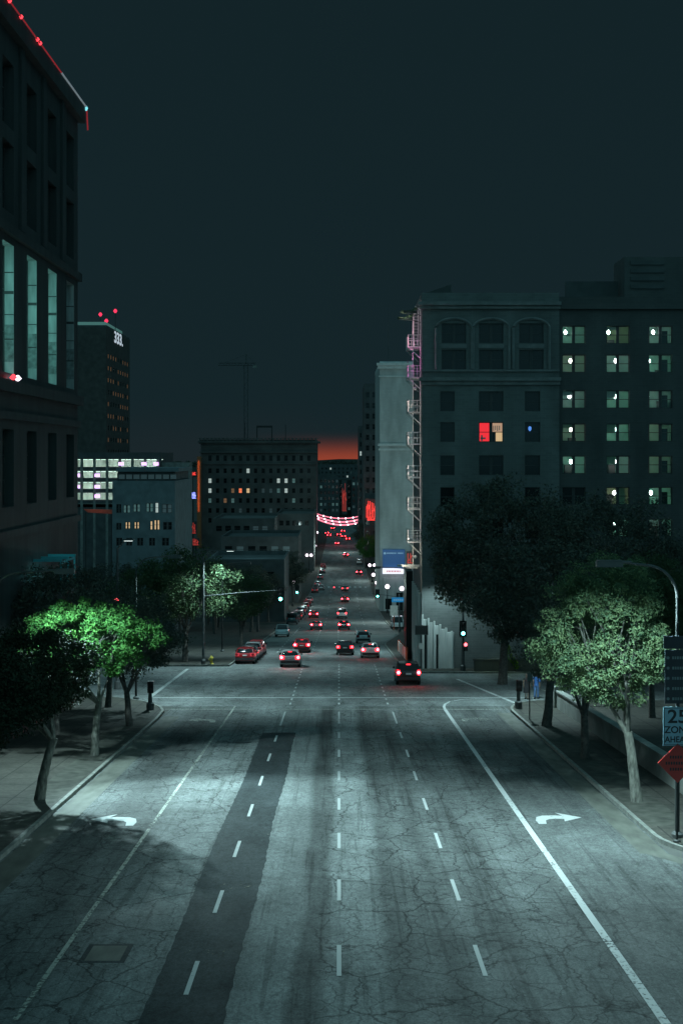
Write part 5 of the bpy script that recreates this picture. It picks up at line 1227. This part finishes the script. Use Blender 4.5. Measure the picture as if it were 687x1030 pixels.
        b.box(min(s*wf*.99,s*wf*.62), max(s*wf*.99,s*wf*.62), yf-.28, yf+.02, zf-.24, zf-.06); b.build('headlight', M['head_off'], t)
        b = MB(); b.box(min(s*(w0+.02),s*(w0+.2)), max(s*(w0+.02),s*(w0+.2)), .75, .9, c[2][1]+.02, c[2][1]+.18); b.build('side_mirror', PAINT['black'], t)
    b = MB(); b.box(-.16,.16,c[1][0]-.10,c[1][0]-.02,c[1][2]-.11,c[1][2]-.03); b.build('brake_light', M['tail_on'], t)
    b = MB(); b.box(-w0*.95,w0*.95,yr-.07,yr+.12,spec['low'][0][1]-.08,spec['low'][0][1]+.14); b.build('rear_bumper', M['plastic'], t)
    b = MB(); b.box(-.2,.2,yr-.062,yr-.03,zl-.26,zl-.13); b.build('license_plate', M['plate'], t)
    return t
PROTO = {k: car_proto(k) for k in ('sedan','suv','hatch','van')}
used = set()
def car(kind, label, px, py, colr, tail='tail_on', head=None, rz=0, group='cars heading down the street', Y=None, X=None):
    """px,py = bottom centre of the rear seen in the photograph, turned into a place on the street"""
    if Y is None:
        lo, hi = 60., 900.
        for _ in range(60):
            mid = (lo+hi)/2
            if 459+FPX*(EYE-zg(mid))/mid > py: lo = mid
            else: hi = mid
        Y = lo
    if X is None: X = wx(px, Y)
    if kind not in used: t = PROTO[kind]; used.add(kind)
    else: t = copy_tree(PROTO[kind])
    Yc = Y+2.2; t.location = (X, Yc, zg(Yc)+.01); t.rotation_euler = (math.atan(slope(Yc))*math.cos(R(rz)), 0, R(rz)); t['label'] = label; t['group'] = group; t['category'] = 'van' if kind == 'van' else 'car'
    for c in kids(t):
        n = c.name.split('.')[0]
        if n in ('body','roof'): override(c, PAINT[colr])
        if n in ('tail_light','brake_light'): override(c, M[tail] if not (n == 'brake_light' and tail != 'tail_on') else M['tail_off'])
        if n == 'tail_light':
            for q in kids(c): override(q, {'tail_on':M['tail_core'],'tail_far':M['tail_core'],'tail_dim':M['core_dim']}.get(tail, M['tail_off']))
        if n == 'headlight' and head: override(c, M[head])
    return t
car('suv', 'black car with glowing red tail lamps, nearest on the right lane', 411, 690, 'black')
car('hatch', 'silver hatchback nearest on the left lane past the crossing', 291.5, 672, 'silver')
car('sedan', 'red glowing sedan just ahead of the silver hatchback, left lane', 303.5, 657, 'red')
car('sedan', 'dark sedan in the middle lane level with the white car on its right', 347, 659.5, 'black', 'tail_dim')
car('sedan', 'white sedan with red tail lamps, right of the dark sedan', 372.5, 662.5, 'white')
car('hatch', 'white hatchback with dim lamps ahead of the white sedan', 365.5, 647.5, 'white', 'tail_off')
car('sedan', 'dark car braking at the stop line, left of a waiting pair', 318, 634, 'grey')
car('hatch', 'dark car braking at the stop line, right of a waiting pair', 346, 634, 'black')
car('van', 'white van ahead of the waiting pair in the middle lane', 344, 622.5, 'white', 'tail_dim')
car('sedan', 'red lit sedan in the left lane short of the second crossing', 315.5, 622, 'red')
car('sedan', 'car with bright red lamps on the second crossing, middle of the street', 347, 606, 'grey')
car('hatch', 'pale hatchback right behind the zebra crossing in the middle', 347, 595, 'silver', 'tail_dim')
car('hatch', 'white hatchback by the left kerb at the zebra crossing', 323, 594, 'white', 'tail_off')
car('sedan', 'bright red car in the right lane beyond the zebra crossing', 361, 578, 'red', 'tail_far')
car('van', 'white van ahead of the bright red car in the right lane', 361.5, 568, 'white', 'tail_off')
car('hatch', 'pale car with pink lamps by the far right kerb tree', 348, 560, 'white', 'tail_far')
car('sedan', 'red lamped car alone in the far middle lane under the garland', 339, 548, 'red', 'tail_far')
car('sedan', 'red lamped car far left under the garland', 331, 540, 'red', 'tail_far')
car('hatch', 'silver car in the far middle under the garland', 338, 539, 'silver', 'tail_off')
car('sedan', 'red lamped car farthest right under the garland', 345.5, 541, 'grey', 'tail_far')
car('sedan', 'red lamped car farthest of all, beneath the garland right half', 345, 535.5, 'red', 'tail_far')
# parked along the left kerb past the crossing
for k, (y, lab, c, kd) in enumerate(((129.5,'first parked car at the left kerb past the crossing, red rear','red','hatch'),(135.2,'second parked car in the left kerb row past the crossing','grey','sedan'),(141.0,'third parked car in the left kerb row past the crossing','silver','hatch'),(146.8,'fourth parked car, last of the left kerb row past the crossing','red','sedan'))):
    car(kd, lab, 0, 0, c, 'park_tail', None, 0, 'cars parked at the left kerb', y, LK(y)+1.1)
for k, (y, c, kd, lab) in enumerate(((253,'teal','van','dark teal van parked at the left kerb, nearest of the far parked row'),(262,'black','sedan','black sedan second in the far left parked row'),(274,'grey','suv','grey car third in the far left parked row'),(345,'silver','hatch','silver hatchback parked far left above the zebra crossing'),(385,'red','sedan','red sedan parked far left by the globe lamps'),(410,'white','hatch','white hatchback parked far left, last before the garland'),(436,'grey','sedan','grey sedan parked farthest up the left kerb'))):
    car(kd, lab, 0, 0, c, 'park_tail' if k > 2 else 'tail_off', None, 0, 'cars parked far along the left kerb', y, LK(y)+1.15)
for k, (y, c, kd, lab) in enumerate(((284,'white','sedan','white sedan parked left, level with the teal roofed building'),(295,'blue','suv','dark blue car parked left beside the tall kerb tree'),(307,'silver','sedan','silver sedan parked left just past the tall kerb tree'),(319,'black','hatch','black hatchback parked left under the single globe lamp'),(331,'red','sedan','dark red sedan parked left before the silver hatchback'),(462,'silver','sedan','silver sedan parked left by the twin globe lamp before the garland'),(480,'red','hatch','red hatchback parked left close to the garland'))):
    car(kd, lab, 0, 0, c, 'park_tail' if k % 2 else 'tail_off', None, 0, 'cars parked far along the left kerb', y, LK(y)+1.15)
for k, (px, Y_, c, kd, lab) in enumerate(((329,690,'grey','sedan','red lamped car beyond the garland, far left'),(334.5,735,'black','hatch','red lamped car beyond the garland, left of middle'),(341,675,'black','sedan','red lamped car just beyond the garland middle'),(350,640,'red','hatch','red lamped car beside the far right kerb under the garland'),(342,800,'grey','sedan','tiny red lamped car deepest in the street'))):
    car(kd, lab, px, 0, c, 'tail_far', None, 0, 'cars heading down the street', Y_)
# parked facing us at the right
car('van', 'white van parked facing us at the right kerb', 0, 0, 'white', 'tail_off', None, 180, 'vehicles parked at the right', 230, 9.5)
car('suv', 'silver car parked facing us behind the white van at right', 0, 0, 'silver', 'tail_off', None, 180, 'vehicles parked at the right', 246, 10.6)
car('suv', 'pale car facing us in the driveway left of the street trees', 0, 0, 'white', 'tail_off', None, 180, 'vehicles parked at the left', 196, -7.9)
# white board sign beside the vans
t = thing('lot_sign', 'white board sign on a red post beside the parked white van', 'sign', (wx(393.5,236), 224, zg(224)+.15))
b = MB(); b.box(-.6,.6,-.04,.04,2.2,3.8); b.build('board', M['barrier_w'], t)
b = MB(); b.box(-.07,.07,.045,.14,-.2,3.7); b.build('post', M['redpaint'], t)
# motorbike far up the street
t = thing('motorbike', 'small motorbike with a red tail lamp on the zebra crossing', 'motorbike', (wx(336,398), 398, zg(398)+.01))
for y in (-.65,.7):
    b = MB(); b.lathe((0,y,.31), [(.18,-.05),(.31,-.05),(.31,.05),(.18,.05)], 14, 'x'); b.build('wheel', M['tyre'], t)
b = MB(); b.tube([(0,-.75,.75),(0,-.2,.72),(0,.25,.85),(0,.5,.8)], [.1,.16,.18,.1], 8); b.tube([(0,.7,.31),(0,.5,1.0)], .05, 6); b.tube([(0,-.65,.31),(0,0,.4),(0,.4,.5)], .09, 6); b.build('body', PAINT['red'], t, True)
b = MB(); b.tube([(-.35,.35,1.08),(0,.5,1.0),(.35,.35,1.08)], .03, 6); b.build('handlebar', M['dsteel'], t)
b = MB(); b.box(-.14,.14,-.92,-.78,.6,.85); b.build('tail_light', M['tail_far'], t)

# ------------------------------------------------------------------ people at the right corner
def person(label, x, y, H, rz, pose, shirt, leg, skirt=False, seed=0, longhair=False):
    t = thing('person', label, 'person', (x, y, zg(y)+.008), rz, 'pedestrians')
    s = H/1.7; ver = []; rad = []; ed = []
    def V_(p, r): ver.append(tuple(Vector(p)*s)); rad.append(r*s); return len(ver)-1
    pel = V_((0,0,.93), .125)
    sp = V_((0,-.01,1.12), .115); ch = V_((0,0,1.32), .13); nk = V_((0,.01,1.46), .05); hd0 = V_((0,.02,1.54), .075); hd1 = V_((0,.02,1.64), .085)
    ed += [(pel,sp),(sp,ch),(ch,nk),(nk,hd0),(hd0,hd1)]
    for sd, st in ((-1,pose[0]),(1,pose[1])):
        hp = V_((sd*.09,0,.86), .088); kn = V_((sd*.095,st*.16+.03,.48), .058); an = V_((sd*.095,st*.26-.03,.09), .038); toe = V_((sd*.11,st*.26+.12,.035), .032)
        ed += [(pel,hp),(hp,kn),(kn,an),(an,toe)]
        sh = V_((sd*.175,0,1.38), .055); el = V_((sd*.225,-st*.10,1.12), .042); wr = V_((sd*.215,-st*.16+.10,.90), .030); ha = V_((sd*.21,-st*.17+.13,.82), .032)
        ed += [(ch,sh),(sh,el),(el,wr),(wr,ha)]
        for q in range(4):
            f1 = V_((sd*.21+(q-1.5)*.017, -st*.17+.14+.01*q, .785), .009); f2 = V_((sd*.205+(q-1.5)*.017, -st*.17+.15+.012*q, .745+.006*abs(q-1.5)), .007); ed += [(ha,f1),(f1,f2)]
        th = V_((sd*.17,-st*.17+.15,.80), .010); ed += [(ha,th)]
    me = bpy.data.meshes.new('body'); me.from_pydata(ver, ed, []); o = link('body', me, t)
    md = o.modifiers.new('skin', 'SKIN')
    for i, v in enumerate(me.skin_vertices[0].data if me.skin_vertices else []): pass
    if not me.skin_vertices:
        bpy.context.view_layer.objects.active = o
        try: bpy.ops.mesh.customdata_skin_add()
        except Exception: pass
    for i, v in enumerate(me.skin_vertices[0].data): v.radius = (rad[i], rad[i]*.9); v.use_root = (i == 0)
    sb = o.modifiers.new('sub', 'SUBSURF'); sb.levels = 1; sb.render_levels = 1
    me.materials.append(M['skin'])
    # clothes as lofted shells round the trunk, arms and legs
    b = MB(); b.lathe((0,0,0), [(.145*s,.88*s),(.15*s,1.0*s),(.135*s,1.12*s),(.165*s,1.3*s),(.17*s,1.38*s),(.09*s,1.46*s),(.06*s,1.47*s)], 14)
    for sd, st in ((-1,pose[0]),(1,pose[1])): b.tube([Vector((sd*.14,0,1.40))*s, Vector((sd*.185,0,1.36))*s, Vector((sd*.228,-st*.10,1.13))*s], [.07*s,.07*s,.055*s], 8)
    b.build('shirt', shirt, t, True, None, 70)
    b = MB()
    if skirt: b.lathe((0,0,0), [(.25*s,.46*s),(.22*s,.62*s),(.175*s,.86*s),(.14*s,1.0*s)], 14); b.build('skirt', leg, t, True, None, 70)
    else:
        for sd, st in ((-1,pose[0]),(1,pose[1])): b.tube([Vector((sd*.05,0,.96))*s, Vector((sd*.09,0,.84))*s, Vector((sd*.095,st*.16+.03,.48))*s, Vector((sd*.095,st*.26-.03,.11))*s], [.12*s,.105*s,.078*s,.062*s], 9)
        b.build('trousers', leg, t, True, None, 70)
    b = MB()
    for sd, st in ((-1,pose[0]),(1,pose[1])): b.box(sd*.105*s-.05*s, sd*.105*s+.05*s, (st*.26-.09)*s, (st*.26+.17)*s, 0, .075*s)
    b.build('shoes', M['shoe'], t)
    b = MB(); b.lathe((0,-.005*s,1.57*s), [(.10*s,-.16*s if longhair else -.02*s),(.112*s,.02*s),(.108*s,.10*s),(.07*s,.165*s),(.02*s,.185*s)], 12)
    b.build('hair', M['hair'], t, True, None, 70)
    b = MB()
    for sd in (-1,1): b.lathe((sd*.034*s,.108*s,1.60*s), [(.006*s,0),(.012*s,.004*s),(.004*s,.008*s)], 8, 'y')
    b.build('eyes', M['hair'], t)
    b = MB(); b.tube([Vector((0,.10,1.60))*s, Vector((0,.128,1.555))*s], [.01*s,.016*s], 6); b.build('nose', M['skin'], t)
    return t
person('person in a black dress with bare legs at the right corner', 12.75, 96.6, 1.68, R(-20), (.3,-.3), M['blackcloth'], M['blackcloth'], True, 1, True)
person('person in blue top and jeans beside the one in black', 13.45, 96.9, 1.72, R(-20), (-.3,.3), M['bluecloth'], M['jeans'], False, 2)

# ------------------------------------------------------------------ sky
w = bpy.data.worlds.new('World'); scene.world = w; w.use_nodes = True; nt = w.node_tree; L = nt.links.new
bg = nt.nodes['Background']; tc = N(nt, 'ShaderNodeTexCoord'); sx = N(nt, 'ShaderNodeSeparateXYZ'); L(tc.outputs['Generated'], sx.inputs[0])
def mrange(src, a, b_, c=0., d=1., smooth=True):
    m = N(nt, 'ShaderNodeMapRange'); m.interpolation_type = 'SMOOTHSTEP' if smooth else 'LINEAR'
    for i, v in enumerate((a, b_, c, d)): m.inputs[i+1].default_value = v
    L(src, m.inputs[0]); return m.outputs[0]
def math_(op, a, b_):
    m = N(nt, 'ShaderNodeMath', operation=op)
    for i, v in enumerate((a, b_)):
        if isinstance(v, (int, float)): m.inputs[i].default_value = v
        else: L(v, m.inputs[i])
    return m.outputs[0]
def mixc(f, a, b_):
    m = N(nt, 'ShaderNodeMix', data_type='RGBA'); L(f, m.inputs[0])
    for i, v in ((6, a), (7, b_)):
        if isinstance(v, tuple): m.inputs[i].default_value = v+(1,)
        else: L(v, m.inputs[i])
    return m.outputs[2]
zc = sx.outputs['Z']; yc = sx.outputs['Y']; xc = sx.outputs['X']
front = mixc(mrange(zc, 0, .32), (.0074,.0182,.0222), (.0066,.0168,.0206))
front = mixc(mrange(zc, .36, .75), front, (.056,.155,.182))              # added brightness overhead, out of frame, to lift the dark surfaces
sky = mixc(mrange(yc, .55, -.5), front, (.074,.205,.240))                # added brightness behind the camera, filling the facades that face it
# dusk afterglow low over the end of the street
az = mrange(math_('ABSOLUTE', math_('SUBTRACT', xc, .003), 0), .075, .014)
el_ = mrange(zc, .021, -.004); el = math_('MULTIPLY', el_, el_)
glowf = math_('MULTIPLY', math_('MULTIPLY', az, el), mrange(yc, .3, .6))
azw = mrange(math_('ABSOLUTE', math_('ADD', xc, .09), 0), .16, .02)
sky = mixc(math_('MULTIPLY', math_('MULTIPLY', azw, mrange(zc, .045, .0)), .35), sky, (.017,.021,.024))
sky = mixc(glowf, sky, (.29,.052,.028))
L(sky, bg.inputs[0]); bg.inputs[1].default_value = 1.0

# ------------------------------------------------------------------ camera and render settings
cam = bpy.data.cameras.new('camera'); co = link('camera', cam); scene.camera = co
co.location = (0, 0, EYE); co.rotation_euler = (R(90), 0, 0)
cam.sensor_fit = 'HORIZONTAL'; cam.sensor_width = 36; cam.lens = 36*FPX/687.
cam.shift_x = 2.5/687.; cam.shift_y = -56/687.; cam.clip_start = .5; cam.clip_end = 9000
scene.view_settings.view_transform = 'Standard'; scene.view_settings.look = 'None'; scene.view_settings.gamma = 1; scene.view_settings.exposure = 0
scene.render.engine = 'CYCLES'
c = scene.cycles; c.use_denoising = True; c.max_bounces = 5; c.diffuse_bounces = 3; c.glossy_bounces = 3; c.transparent_max_bounces = 12; c.sample_clamp_indirect = 3; c.use_light_tree = True; c.caustics_reflective = False; c.caustics_refractive = False
